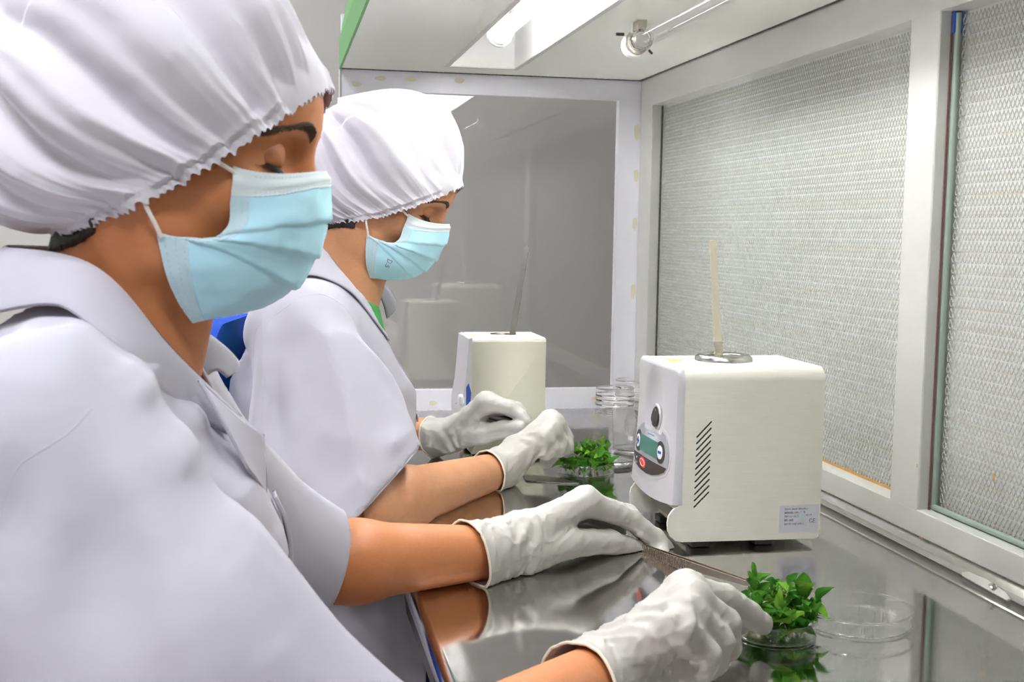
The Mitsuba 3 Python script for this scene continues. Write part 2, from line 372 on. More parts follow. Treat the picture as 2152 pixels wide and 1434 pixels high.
# far end: a glazed frame
win = obj('side_window', cat_mesh([box(XF, XW + .02, YP, YP + .02, 1.3605, ZT + .1), box(XF, XF + .045, YP, YP + .02, BENCH, 1.3605), box(.6625, XW + .02, YP, YP + .02, BENCH, 1.3605),
                                   box(XF + .045, .6625, YP, YP + .02, BENCH, .7905)]), 'frame_paint', hood, label='pale frame around the far glass')
obj('pane', box(XF + .04, .67, YP + .012, YP + .0125, .785, 1.365), 'pane_glass', win)
obj('edge_strip', box(XF - .0035, XF - .001, YP - .004, YP + .022, BENCH, ZT), 'white_paint', win)
for (sx, sz, rx, rz) in ((.195, 1.384, .011, .0045), (.252, 1.385, .011, .0045), (.345, 1.386, .010, .005), (.30, .765, .008, .005), (.44, .764, .009, .005), (.70, 1.30, .006, .016), (.7005, 1.215, .005, .012),
                         (.700, 1.12, .005, .013), (.7005, .985, .005, .015), (.63, .768, .012, .006), (.15, 1.372, .009, .005)):
    a = np.arange(20) * 2 * np.pi / 20; rr = 1 + .08 * np.sin(3 * a + sx * 90) + .05 * np.cos(5 * a)
    obj('glue_stain', prism(np.stack([sx + rx * rr * np.cos(a), sz + rz * rr * np.sin(a)], 1), .0003, (0, YP - .0001, 0), (1, 0, 0), (0, 0, 1)), 'glue_stain', win)
# filter wall: rails, posts, two filters behind expanded metal
XR = XW + RD
ZL, ZU = .7955, 1.345
obj('top_rail', rbox(XW, XR + .06, YN, YP - .002, ZU, ZT - .0012, .0015), 'white_paint', hood, 30)
obj('bottom_rail', cat_mesh([rbox(XW, XR + .06, YN, YP - .002, .766, ZL, .002), box(XW + .008, XR + .06, YN, YP - .002, .752, .766)]), 'white_paint', hood, 30)
obj('post', rbox(XW, XR + .06, 1.2015, 1.2632, ZL - .003, ZU + .003, .0025), 'white_paint', hood, 30, label='white post between the two filters')
obj('post', rbox(XW, XR + .06, 2.211, YP - .002, ZL - .003, ZU + .003, .002), 'white_paint', hood, 30, label='white far corner post')
obj('post', rbox(XW, XR + .06, YN, .10, ZL - .003, ZU + .003, .002), 'white_paint', hood, 30)
PY, PZ = .0072, .0122
def expanded(y0, y1, z0, z1, x):
    """expanded metal: each strand a bar with four sides"""
    ny, nz = int((y1 - y0) / PY), int((z1 - z0) / PZ); i, j = np.meshgrid(np.arange(ny), np.arange(nz), indexing='ij'); i, j = i.ravel(), j.ravel()
    yc, zc = y0 + (i + .5) * PY, z0 + (j + .5) * PZ; segs = []
    jit = lambda n: rng.normal(0, .00022, n)
    for (a, b) in (((-.5, 0), (-.12, .36)), ((-.12, .36), (-.0, .5)), ((.0, .5), (.12, .36)), ((.12, .36), (.5, 0)), ((.5, 0), (.12, -.36)), ((-.12, -.36), (-.5, 0))):
        segs.append((np.stack([yc + a[0] * PY, zc + a[1] * PZ], 1), np.stack([yc + b[0] * PY, zc + b[1] * PZ], 1)))
    A = np.vstack([s[0] for s in segs]); B = np.vstack([s[1] for s in segs]); d = B - A; L = np.linalg.norm(d, axis=1, keepdims=True); nn = np.stack([-d[:, 1], d[:, 0]], 1) / L
    hw, hx = .00064, .0006; V = []
    for P, e in ((A, -1), (B, 1)):
        P = P + d / L * e * .0002
        for (s, q) in ((0, -1.4), (1, 0), (0, 1), (-1, 0)):
            V.append(np.stack([x + hx * q + 0 * P[:, 0], P[:, 0] + nn[:, 0] * hw * s, P[:, 1] + nn[:, 1] * hw * s], 1))
    n = len(A); V = np.stack(V, 1).reshape(-1, 3); base = np.arange(n)[:, None] * 8
    f = []
    for q in range(4):
        r_ = (q + 1) % 4; f += [np.hstack([base + q, base + r_, base + 4 + r_]), np.hstack([base + q, base + 4 + r_, base + 4 + q])]
    return trimesh.Trimesh(V, np.vstack(f), process=False)
for (ya, yb, which) in ((1.2632, 2.211, 'filter seen behind the sterilizer'), (.10, 1.2015, 'filter at the right edge')):
    fl = obj('filter', box(XR + .004, XR + .03, ya - .01, yb + .01, ZL - .02, ZU + .02), 'filter_paper', hood, label='white pleated ' + which)
    obj('expanded_mesh', expanded(ya, yb, ZL - .004, ZU + .004, XR), 'grille_paint', fl, kind='stuff', label='grey expanded metal mesh')
    a = np.arange(ya, yb, .003); hgt = .0022 + .0022 * meshkit.fbm(np.stack([a * 160, a * 0, a * 0 + ya], 1))
    st = prism(np.vstack([np.stack([a, 0 * a + ZL + .0003], 1), np.stack([a, ZL + .0003 + hgt], 1)[::-1]]), .0004, (XR - .0015, 0, 0), (0, 1, 0), (0, 0, 1))
    obj('rust_edge', st, 'rust', fl, label='orange rust along the lower edge')
obj('gasket', cat_mesh([tube([(XR - .005, 1.1965, ZL + .006), (XR - .005, 1.1965, ZU - .002)], .0036, 10), tube([(XR - .006, 1.196, ZL + .004), (XR - .006, .12, ZL + .004)], .0034, 10)]), 'gasket', hood, True, label='grey green sealing strip around the right filter')
obj('gasket', box(XR - .0105, XR - .0085, 1.1998, 1.2014, ZL, ZU), 'gasket_dark', hood)
obj('gasket', tube([(XR - .004, 2.2085, ZL + .002), (XR - .004, 2.2085, ZU - .002)], .0018, 8), 'dark_joint', hood, True)
obj('plug', box(XR - .010, XR, 1.1955, 1.2010, 1.322, 1.344), 'blue_plastic', hood, label='small blue plug at the top of the sealing strip')
for (y, z, s) in ((1.0945, .8545, .008), (1.175, .843, .0025)):
    if s > .005: obj('rust_spot', rbox(XR - .0016, XR - .0008, y - .0015, y + .0015, z - s / 2, z + s / 2, .0003), 'rust', hood)
    else: obj('rust_spot', rbox(XW - .0002, XW + .0002, 1.205, 1.2066, z, z + .004, .00015), 'rust', hood)
obj('rust_spot', rbox(XW - .0004, XW + .0002, 1.186, 1.194, .766, .7678, .00015), 'rust', hood)
# lamp recess box and reflector
rec = cat_mesh([box(LX0 - .004, LX0, LY0, LY1, ZT, 1.475), box(LX1, LX1 + .004, LY0, LY1, ZT, 1.475), box(LX0, LX1, LY0 - .004, LY0, ZT, 1.475), box(LX0, LX1, LY1, LY1 + .004, ZT, 1.475),
                box(LX0 - .004, LX1 + .004, LY0 - .004, LY1 + .004, 1.475, 1.479)])
obj('lamp_recess', rec, 'recess_white', hood, label='white recess around the lit tube')
obj('recess_trim', cat_mesh([box(LX0 - .008, LX0, LY0, LY1 + .004, ZT - .002, ZT), box(LX1, LX1 + .009, LY0, LY1 + .004, ZT - .002, ZT), box(LX0 - .008, LX1 + .009, LY1, LY1 + .012, ZT - .002, ZT)]), 'white_paint', hood)
lamp = thing('fluorescent_lamp', 'lit white fluorescent tube in the recess of the cabinet ceiling', 'lamp')
TX, TZ = .3630, 1.4240
k = obj('tube', tube([(TX, LY0 + .08, TZ), (TX, 1.950, TZ)], .013, 20), 'porcelain', lamp, True)
scene[k]['emitter'] = {'type': 'area', 'radiance': rgb(HOOD_TUBE, HOOD_TUBE * 1.0, HOOD_TUBE * .98)}
for ya in (LY0 + .05, 1.950):
    obj('lamp_holder', cat_mesh([tube([(TX, ya, TZ), (TX, ya + .012, TZ)], .0185, 24), tube([(TX, ya + .012, TZ), (TX, ya + .022, TZ)], .021, 24), box(TX - .013, TX + .013, ya + .006, ya + .03, TZ, 1.475)]), 'porcelain', lamp, 30)
# unlit germicidal tube near the filter wall
uv = thing('ultraviolet_lamp', 'unlit clear glass tube lamp clipped under the cabinet ceiling beside the filter wall', 'lamp')
UX, UZ, UY = .5075, 1.373, 1.668
def ring_profile(ri, ro, n=18, a0=0, a1=2 * np.pi):
    a = np.linspace(a0, a1, n); return np.vstack([np.stack([ro * np.cos(a), ro * np.sin(a)], 1), np.stack([ri * np.cos(a), ri * np.sin(a)], 1)[::-1]])
obj('tube', tube([(UX, .45, UZ), (UX, UY - .012, UZ)], .0128, 32, caps=False), 'tube_glass', uv, True)
obj('end_cap', lathe([(0, 0), (.011, 0), (.0128, .002), (.0128, .02), (.010, .022), (0, .022)], 24, (0, 0, 0)).apply_transform(np.array([[1, 0, 0, UX], [0, 0, 1, UY - .022], [0, 1, 0, UZ], [0, 0, 0, 1.]])), 'chrome', uv, 30, label='silver end cap')
obj('clip', prism(ring_profile(.0132, .0152, 22, -4.2, 1.05), .006, (UX, UY - .024, UZ), (1, 0, 0), (0, 0, 1)), 'chrome', uv, 30)
obj('clip', cat_mesh([prism(ring_profile(.0158, .0176, 22, -4.0, .9), .004, (UX - .001, UY - .003, UZ - .001), (1, 0, 0), (0, 0, 1)), box(UX - .006, UX + .006, UY - .026, UY + .002, UZ + .014, ZT)]), 'satin_steel', uv, 30)
obj('lamp_holder', lathe([(0, 0), (.012, 0), (.0165, .002), (.0182, .007), (.0182, .012), (.0165, .014), (0, .014)], 32).apply_transform(np.array([[1, 0, 0, UX - .0035], [0, 0, 1, UY - .004], [0, 1, 0, UZ - .0045], [0, 0, 0, 1.]])), 'porcelain', uv, 30, label='white lamp holder')
obj('pin', box(UX - .031, UX - .019, UY, UY + .004, UZ + .008, UZ + .012), 'black_plastic', uv)
obj('pin', tube([(UX + .012, UY - .02, UZ - .014), (UX + .015, UY - .024, UZ - .019)], .0018, 8), 'black_plastic', uv)

# ---------------------------------------------------------------- worktop
bx = .1262; a = np.linspace(-np.pi / 2, -3 * np.pi / 2, 12)
prof = [(XW - .002, BENCH), (XW - .004, BENCH - .012)] + [(.30, BENCH - .012), (.30, BENCH - .028)] + [(bx + .011 + .011 * np.cos(t), BENCH - .014 + .014 * np.sin(t)) for t in a]
top = obj('worktop', prism(prof, YP + .0 - YN, (0, YP - .0005, 0), (1, 0, 0), (0, 0, 1)), 'bench_steel', None, 25)
labels[top] = {'label': 'polished stainless steel worktop that mirrors the cabinet and the hands above it', 'category': 'worktop'}
strip = prism([(.677, BENCH + .0002), (.6785, BENCH + .0016), (.6975, BENCH + .0022), (.7045, BENCH + .006), (XW + .006, BENCH + .0155), (XW + .009, BENCH + .0155), (XW + .009, BENCH + .0002)], YP - YN - .003, (0, YP - .002, 0), (1, 0, 0), (0, 0, 1))
obj('back_strip', strip, 'chrome', top, 20, label='bright steel strip along the rear edge')
obj('apron', box(.16, .185, YN, YP, .62, BENCH - .013), 'dull_steel', top)
obj('leg_frame', cat_mesh([box(.55, 1.15, YN, YP, .02, BENCH - .02), ]), 'white_paint', top)
# small latch plate lying on the strip
lt = thing('latch', 'small dark metal latch plate lying on the bright rear strip', 'latch')
obj('plate', prism([(.998, 0), (1.01, .004), (1.045, .0075), (1.075, .0062), (1.082, .002), (1.078, -.001), (1.0, -.003)], .002, (.6885, 0, BENCH + .0075), (0, 1, 0), (.8, 0, .6)), 'dull_steel', lt)
obj('knob', tube([(.6905, 1.028, BENCH + .009), (.688, 1.028, BENCH + .0125)], .0028, 12), 'chrome', lt, 30)

# ---------------------------------------------------------------- glass bead sterilizers
def round_top_section(y0, y1, z0, z1, r, rb=.0015):
    """cross-section (y, z) with round upper corners"""
    a = np.linspace(0, np.pi / 2, 9); p = [(y0, z0), (y1, z0)]
    p += [(y1 - r + r * np.cos(t), z1 - r + r * np.sin(t)) for t in a] + [(y0 + r + r * np.cos(t + np.pi / 2), z1 - r + r * np.sin(t + np.pi / 2)) for t in a]
    return p
def m3_of(m): return m3.Manifold(m3.Mesh(np.asarray(m.vertices, np.float32), np.asarray(m.faces, np.uint32)))
def union_clean(m):
    m = m.copy(); m.merge_vertices(); return m3_of(m)
def in_yz(poly, x0, x1): return prism(poly, x1 - x0, (x0, 0, 0), (0, 1, 0), (0, 0, 1))        # polygon in (y, z), extruded along x
def in_xz(poly, y0, y1): return prism(poly, y1 - y0, (0, y1, 0), (1, 0, 0), (0, 0, 1))        # polygon in (x, z), extruded along y
def fillet(poly, r): return sg.Polygon(poly).buffer(-r).buffer(2 * r).buffer(-r)

SA0, SA1 = 1.236, 1.383
st = thing('bead_sterilizer', 'cream bead sterilizer with white control front and rating label, the larger of two', 'sterilizer')
side = sg.Polygon([(.4405, .9535), (.4405, .806), (.4385, .801), (.431, .7955), (.4262, .789), (.4247, .781), (.4255, .772), (.429, .765), (.4345, .7605), (.4415, .7588), (.6, .7572), (.6045, .759), (.6065, .763), (.6065, .9535)])
body = union_clean(in_xz(side, SA0, SA1)) ^ union_clean(in_yz(round_top_section(SA0, SA1, .74, .9535, .0155), .41, .6063))
toe = union_clean(box(.40, .476, SA0 + .0035, SA1 - .0035, .7645, .7965)) + union_clean(box(.40, .462, SA0 + .0035, SA1 - .0035, .75, .7645))
hole = m3.Manifold.cylinder(.08, .0205, .0205, 48).translate((.515, 1.3145, .89))
obj('housing', tm(body - toe - hole), 'cream_enamel', st, 28)
g = []
for i in range(26):
    y = SA0 + .0075 + i * .00515; a = np.linspace(0, np.pi / 2, 7)
    pp = [(.4462 + .0 + .022 * (1 - np.cos(t)), y, .797 - .034 * np.sin(t)) for t in a]
    g.append(tube(pp, .0011, 6))
obj('lower_grille', cat_mesh(g), 'grille_grey', st, True, kind='stuff', label='ribbed grille under the control front')
obj('lower_grille_backing', in_xz([(.448, .7962), (.4535, .785), (.4635, .772), (.472, .7655), (.475, .7655), (.475, .7962)], SA0 + .004, SA1 - .004), 'slot_black', st)
for i in range(12):
    t = i / 11; ax, az = .4562 - .0009 * t, .8769 - .0786 * t; bx_, bz = .4723 - .0007 * t, .8937 - .0792 * t
    d = np.array([bx_ - ax, bz - az]); n_ = np.array([-d[1], d[0]]) / np.linalg.norm(d) * .00075
    obj('vent_slot', in_xz(sg.LineString([(ax, az), (bx_, bz)]).buffer(.00078), SA0 - .0002, SA0 + .001), 'slot_black', st)
# moulded front: a bowed plate with a groove and a sloping lower edge
ny, nz = 44, 60
def front_plate(y0, y1, zt, zb_far, zb_near, x0, bow, bot_bow, groove):
    U = np.linspace(0, 1, ny); V = np.linspace(0, 1, nz); P = np.zeros((ny, nz, 3))
    for i, u in enumerate(U):
        rr = .013; e = min(u, 1 - u) * (y1 - y0)
        top = zt - (rr - math.sqrt(max(rr * rr - max(rr - e, 0) ** 2, 0)))
        bot = zb_near + (zb_far - zb_near) * u - .006 * math.sin(np.pi * u)
        for j, v in enumerate(V):
            z = top + (bot - top) * v; y = y0 + (y1 - y0) * u
            edge = min(1, (e / .010)) ; edge = edge * edge * (3 - 2 * edge)
            bulge = bow * math.sin(np.pi * min(1, u * .96 + .02)) * edge + bot_bow * max(0, (v - .35) / .65) ** 1.6 * (0.35 + .65 * u)
            if groove:
                gx = (y - (y0 + y1) / 2) / .030; gz = (z - .902) / .042
                q = gx * gx + gz * gz; bulge -= .0058 * math.exp(-q * q * 1.2) * (1 if z > .868 else max(0, 1 - (.868 - z) / .006))
            lip = .0035 * (1 - min(1, e / .0035)) + .003 * max(0, 1 - (top - z) / .003)
            P[i, j] = (x0 - bulge + lip, y, z)
    return P
P = front_plate(SA0 - .0005, SA1 + .0005, .9538, .8045, .8005, .4335, .0040, .0075, True)
B = P.copy(); B[..., 0] = .4408
fm = grid_mesh(P); bm = grid_mesh(B); n_ = ny * nz; idx = np.arange(n_).reshape(ny, nz)
ring = np.concatenate([idx[:, 0], idx[-1, 1:], idx[-2::-1, -1], idx[0, -2:0:-1]]); r2 = np.roll(ring, -1)
pl = trimesh.Trimesh(np.vstack([fm.vertices, bm.vertices]), np.vstack([fm.faces[:, ::-1], bm.faces + n_, np.stack([ring, r2, r2 + n_], 1), np.stack([ring, r2 + n_, ring + n_], 1)]), process=False)
fr = obj('front_cover', pl, 'white_plastic', st, 35, label='white moulded control front')
def front_x(y, z):
    d = (P[..., 1] - y) ** 2 + (P[..., 2] - z) ** 2; i = np.unravel_index(np.argmin(d), d.shape); return P[i][0]
def decal(poly, lift, name, m_, parent, label=None, smooth_r=.002, **k):
    """a thin printed foil laid on the bowed front; poly in (y, z)"""
    g_ = sg.Polygon(poly) if not hasattr(poly, 'geom_type') else poly
    v, f = trimesh.creation.triangulate_polygon(g_, engine='earcut') if False else (None, None)
    m_3 = trimesh.creation.extrude_polygon(g_.segmentize(.003), .0004, engine='earcut')
    for _ in range(2):
        if m_3.edges_unique_length.max() > .006: m_3 = trimesh.Trimesh(*trimesh.remesh.subdivide_to_size(m_3.vertices, m_3.faces, .006, 12), process=False)
    q = m_3.vertices.copy(); X = smooth_front(q[:, 0], q[:, 1])
    m_3.vertices = np.stack([X - lift - q[:, 2] + .0002, q[:, 0], q[:, 1]], 1); m_3.faces = m_3.faces[:, ::-1] if False else m_3.faces
    return obj(name, m_3, m_, parent, label=label, **k)
# plane fitted to the control area keeps the foils flat and in front of the cover
sel = (P[..., 2] > .818) & (P[..., 2] < .878) & (np.abs(P[..., 1] - 1.316) < .062)
yy, zz, xx = P[sel][:, 1], P[sel][:, 2], P[sel][:, 0]
def smooth_front(y, z):
    from scipy.interpolate import griddata
    return griddata((P[..., 1].ravel(), P[..., 2].ravel()), P[..., 0].ravel(), (y, z), method='linear', fill_value=.4335)
shield = [(1.3435, .8771), (1.3415, .8717), (1.3306, .8706), (1.2865, .8716), (1.279, .8728), (1.2745, .8775), (1.262, .874), (1.2545, .866), (1.2495, .853), (1.2515, .840), (1.260, .831), (1.278, .8245), (1.298, .8205), (1.3178, .8190), (1.3419, .8199), (1.361, .8225), (1.3728, .8295), (1.3785, .8379), (1.3783, .8519), (1.3712, .8648), (1.3558, .8732)]
shield = [(1.316 + (y - 1.316) * .97, z) for y, z in shield]
sh = sg.Polygon(shield).buffer(.002).buffer(-.002)
pn = decal(sh.buffer(.0032), .0003, 'control_panel', 'white_plastic', st, label='shield shaped control panel with green display')
decal(sh.buffer(-.0004), .0009, 'panel_face', 'panel_grey', pn)
db = sg.LineString([(1.3575, .8529), (1.2775, .8527)]).buffer(.0125).union(sg.Point(1.3585, .8529).buffer(.0133)).union(sg.Point(1.2765, .8527).buffer(.0133))
decal(sg.Point(1.3585, .8529).buffer(.0128), .0015, 'button_surround', 'panel_black', pn)
decal(sg.Point(1.2765, .8527).buffer(.0128), .0015, 'button_surround', 'panel_black', pn)
decal([(1.3505, .8625), (1.2845, .8625), (1.2845, .8435), (1.3505, .8435)], .0018, 'display', 'lcd_green', pn, label='green display')
lower = sh.buffer(-.0018).intersection(sg.box(1.2, .80, 1.42, .8378))
decal(lower, .0015, 'lower_field', 'panel_black', pn)
for yb, sgn in ((1.3585, '+'), (1.2765, '-')):
    bt = decal(sg.Point(yb, .8528).buffer(.0078), .0021, 'button', 'button_white', pn, label='round white ' + ('plus' if sgn == '+' else 'minus') + ' button')
    mk = sg.box(yb - .0045, .8514, yb + .0045, .8542)
    if sgn == '+': mk = mk.union(sg.box(yb - .0016, .8485, yb + .0016, .8571))
    decal(mk, .0027, 'mark', 'button_blue', pn)
rb = sg.Point(0, 0).buffer(1); from_aff = shapely.affinity.scale if hasattr(shapely, 'affinity') else None
import shapely.affinity as aff
decal(aff.translate(aff.rotate(aff.scale(rb, .0118, .0058), 8), 1.3325, .8305), .0021, 'red_button', 'button_red', pn, label='oval red button')
decal(aff.translate(aff.rotate(aff.scale(rb, .009, .004), 8), 1.3325, .8305).difference(aff.translate(aff.rotate(aff.scale(rb, .008, .0032), 8), 1.3325, .8305)), .0027, 'button_ring', 'print_pink', pn)
decal(sg.Point(1.3585, .8322).buffer(.0013), .0021, 'indicator', 'button_white', pn)
for k_ in range(4): decal(sg.box(1.3655 - k_ * .0042, .8258, 1.3683 - k_ * .0042, .8276), .0021, 'printed_mark', 'ink_light', pn)
for k_ in range(5): decal(sg.box(1.306 + k_ * .0045, .8660, 1.3090 + k_ * .0045, .8674), .0015, 'printed_mark', 'ink_light', pn)
swx = float(smooth_front(np.array([1.3085]), np.array([.889]))[0]) - .0006
sw = obj('switch_rim', place(lathe([(.0118, 0), (.0148, .0002), (.0152, .0014), (.0140, .0026), (.0118, .0024)], 40), [[0, 0, -1], [0, 1, 0], [1, 0, 0]], (swx, 1.3085, .889)), 'white_plastic', st, 30, label='white rim of the round switch')
rk = []
a = np.linspace(0, 2 * np.pi, 33)[:-1]
disc = m3.Manifold.cylinder(.006, .0117, .0117, 40).rotate((0, -90, 0)).translate((swx + .001, 1.3085, .889))
wedge = union_clean(in_xz([(swx - .0075, .8765), (swx - .0046, .887), (swx - .0016, .903), (swx + .002, .903), (swx + .002, .8765)], 1.29, 1.33))
obj('rocker', tm(disc ^ wedge), 'black_plastic', sw, 30, label='black rocker of the switch')
decal(sg.Point(1.3085, .8965).buffer(.0016).difference(sg.Point(1.3085, .8965).buffer(.0010)), .0040, 'printed_mark', 'ink_light', sw)
decal(sg.box(1.3079, .8815, 1.3091, .8845), .0074, 'printed_mark', 'ink_light', sw)
# ring, sticker, label, feet
obj('well_ring', lathe([(.0205, -.03), (.0205, .0035), (.0225, .0062), (.0262, .0074), (.0305, .0066), (.0332, .0036), (.0338, 0)], 72, (.515, 1.3145, .9536)), 'chrome', st, True, label='bright steel ring around the hot well')
obj('beads', lathe([(0, .9), (.0202, .9), (.0202, .905), (0, .906)], 32, (.515, 1.3145, 0)), 'porcelain', st)
obj('warning_sticker', prism([(.4475, 1.3315), (.4685, 1.3195), (.4475, 1.2965)], .0003, (0, 0, .9536)), 'warning_yellow', st, label='small yellow warning triangle')
lab = obj('rating_label', in_xz([(.5565, .7655), (.6042, .7655), (.6048, .7975), (.557, .7965)], SA0 - .0004, SA0 + .001), 'sticker', st, label='silver rating label')
def line(text, x, z, h, mat_='ink', bold=False):
    m = meshkit.text_mesh(text, h, .0002, bold); v = m.vertices
    m.vertices = np.stack([x + v[:, 0], SA0 - .0004 - v[:, 2], z + v[:, 1]], 1); return obj('lettering', m, mat_, lab, label='line of small print reading ' + text)
line('Glass Bead Sterilizer', .5625, .7915, .00215); line('MODEL: HY-300', .5625, .7872, .00225, bold=True); line('INPUT: AC220V', .5625, .7829, .00225); line('W 1A', .5885, .7842, .0021)
line('NO. NO', .5625, .7786, .00225, bold=True); line('DATE: Sep 2011', .5625, .7743, .00225); line('CE', .5925, .7762, .0046)
obj('hologram', in_xz([(.5735, .7785), (.5832, .7785), (.5868, .7802), (.5868, .7835), (.5855, .7895), (.5815, .7888), (.580, .782), (.5735, .7812)], SA0 - .0008, SA0), 'hologram', lab, label='blue green hologram patch')
for (fx, fy) in ((.4665, 1.252), (.542, 1.252), (.4665, 1.365), (.542, 1.365)):
    obj('foot', rbox(fx - .011, fx + .011, fy - .010, fy + .010, BENCH + .0003, .7592, .002), 'black_plastic', st, 30)

# flat forceps standing in the hot well
fz = thing('forceps', 'upright pale steel forceps standing in the well of the larger sterilizer', 'forceps')
def strip_between(p0, p1, w0, w1, t, side, n=2):
    p0, p1, side = np.array(p0), np.array(p1), np.array(side, float); d = p1 - p0; d = d / np.linalg.norm(d); side = side - d * (side @ d); side /= np.linalg.norm(side); nn = np.cross(d, side)
    V = []
    for p, w in ((p0, w0), (p1, w1)):
        for (a_, b_) in ((-1, -1), (1, -1), (1, 1), (-1, 1)): V.append(p + side * a_ * w / 2 + nn * b_ * t / 2)
    return trimesh.convex.convex_hull(np.array(V))
base_, top_ = np.array([.5205, 1.3345, .915]), np.array([.5020, 1.327, 1.0935])
dv = (top_ - base_) / np.linalg.norm(top_ - base_)
obj('blade', strip_between(base_, top_, .0098, .0080, .0012, (1, .12, 0)), 'pale_steel', fz)
obj('blade', strip_between(base_ + [0, .0035, 0], top_ + [0, .001, 0], .0098, .0080, .0012, (1, .12, 0)), 'pale_steel', fz)
for i in range(11):
    q = base_ + dv * (.040 + i * .0019); obj('grip_ridge', strip_between(q - dv * .0004, q + dv * .0004, .0108, .0108, .0022, (1, .12, 0)), 'satin_steel', fz)

# smaller sterilizer at the far end
SB0, SB1, BX0, BX1 = 1.785, 1.892, .2925, .409
sb = thing('bead_sterilizer', 'smaller cream bead sterilizer by the far glass, dark forceps standing in it', 'sterilizer')
bd = union_clean(in_yz(round_top_section(SB0, SB1, .758, .9385, .008), BX0, BX1)) ^ union_clean(in_xz(fillet([(BX0, .758), (BX1, .758), (BX1, .9385), (BX0, .9385)], .004), SB0 - .01, SB1 + .01))
obj('housing', tm(bd - m3.Manifold.cylinder(.06, .018, .018, 40).translate((.352, 1.842, .90))), 'cream_enamel_b', sb, 28)
pf = [(BX0 + .001, .938), (BX0 - .004, .936), (BX0 - .0065, .90), (BX0 - .0095, .865), (BX0 - .0145, .835), (BX0 - .0145, .815), (BX0 - .010, .800), (BX0 + .001, .792)]
fc = obj('front_cover', in_xz(pf, SB0 - .0005, SB1 + .0005), 'white_plastic', sb, 20)
obj('control_label', in_xz([(BX0 - .0075, .862), (BX0 - .004, .868), (BX0 + .0005, .853), (BX0 - .001, .838), (BX0 - .0075, .826)], SB0 - .0012, SB0 + .001), 'button_blue', fc, label='blue label')
obj('label_foil', prism([(SB0 + .004, .866), (SB1 - .01, .866), (SB1 - .012, .84), (1.84, .828), (SB0 + .006, .838)], .0012, (BX0 - .0130 - .28 * .835, 0, .845 * .04), (0, 1, 0), (.28, 0, .96)), 'button_blue', fc)
obj('rocker', rbox(BX0 - .0185, BX0 - .008, SB0 - .001, SB0 + .016, .834, .850, .004), 'button_white', fc, 30, label='white rocker switch')
obj('well_rim', lathe([(.0175, -.012), (.0178, .0006), (.0205, .0008), (.0207, 0)], 48, (.352, 1.842, .9385)), 'satin_steel', sb, True)
obj('warning_sticker', prism([(.298, 1.815), (.309, 1.822), (.298, 1.829)], .0003, (0, 0, .9386)), 'warning_yellow', sb)
for (fx, fy) in ((.305, 1.80), (.396, 1.80), (.305, 1.88), (.396, 1.88)): obj('foot', rbox(fx - .008, fx + .008, fy - .008, fy + .008, BENCH + .0003, .7585, .002), 'black_plastic', sb, 30)
bl = thing('forceps', 'upright dark steel forceps with a pointed end standing in the smaller far sterilizer', 'forceps')
b0, b1 = np.array([.3625, 1.842, .905]), np.array([.3895, 1.85, 1.0735])
ext = (b1 - b0) / np.linalg.norm(b1 - b0)
obj('blade', cat_mesh([strip_between(b0, b1, .0092, .0072, .0016, (1, -.5, 0)), strip_between(b1, b1 + ext * .006, .0072, .002, .0016, (1, -.5, 0))]), 'dull_steel', bl)
obj('blade', cat_mesh([strip_between(b0 + [0, .004, 0], b1 + [0, .0018, 0], .0092, .0072, .0016, (1, -.5, 0))]), 'dull_steel', bl)

# ---------------------------------------------------------------- glass jars and dishes
def jar(x, y, label, r=.0318, h=.117):
    j = thing('glass_jar', label, 'jar', None)
    rn = r - .0030
    out = [(0, .0035), (r * .55, .0012), (r * .80, 0), (r * .93, .0015), (r, .008), (r, .072), (r * .992, .078), (rn * 1.0, .0845), (rn, .089)]
    for k_ in range(3): out += [(rn, .0905 + k_ * .007), (rn + .0013, .0925 + k_ * .007), (rn + .0013, .0938 + k_ * .007), (rn, .0958 + k_ * .007)]
    out += [(rn + .0002, h - .003), (rn - .0006, h)]
    obj('body', lathe(np.array(out), 72, (x, y, BENCH + .0004)), 'pane_glass', j, True)
    def hoop(rr, z, t): a_ = np.arange(64) * 2 * np.pi / 64; return tube(np.stack([x + rr * np.cos(a_), y + rr * np.sin(a_), BENCH + z + 0 * a_], 1), t, 10, closed=True)
    obj('rim', hoop(rn - .0012, h, .0013), 'clear_glass', j, True)
    for z_ in (.0932, .1002, .1072): obj('thread', hoop(rn + .0002, z_, .0010), 'clear_glass', j, True)
    obj('shoulder', hoop(r - .0022, .0805, .0012), 'clear_glass', j, True)
    obj('base', lathe([(0, .0012), (r * .80, .0006), (r * .92, .003), (r * .95, .008), (r * .86, .0062), (0, .0045)], 64, (x, y, BENCH + .0006)), 'clear_glass', j, 35)
    return j
jar(.503, 1.722, 'clear empty screw neck glass jar beside the far petri dish, the front one of two')
jar(.560, 1.812, 'clear glass jar half hidden behind the front of the larger sterilizer')
def dish(x, y, r, h, label, z=BENCH):
    d = thing('petri_dish', label, 'petri dish')
    def hoop(rr, zz, t_): a_ = np.arange(80) * 2 * np.pi / 80; return tube(np.stack([x + rr * np.cos(a_), y + rr * np.sin(a_), z + zz + 0 * a_], 1), t_, 8, closed=True)
    obj('wall', lathe([(0, .0012), (r - .0016, .0012), (r - .0004, .0022), (r, .004), (r, h)], 96, (x, y, z + .0004)), 'pane_glass', d, True)
    obj('rim', hoop(r - .0004, h, .0011), 'clear_glass', d, True)
    obj('foot_ring', hoop(r - .0014, .0015, .0010), 'clear_glass', d, True)
    return d
ND, FD, LD = (.4300, .957, .0365), (.4440, 1.664, .0415), (.5165, .976, .0505)
dish(*ND, .0155, 'near glass petri dish heaped with green plantlets, touched by a gloved finger')
dish(*FD, .0165, 'far glass petri dish holding green plantlets, in front of the glass jars')
dish(*LD, .0150, 'empty clear petri dish lid lying beside the near dish at the lower right')

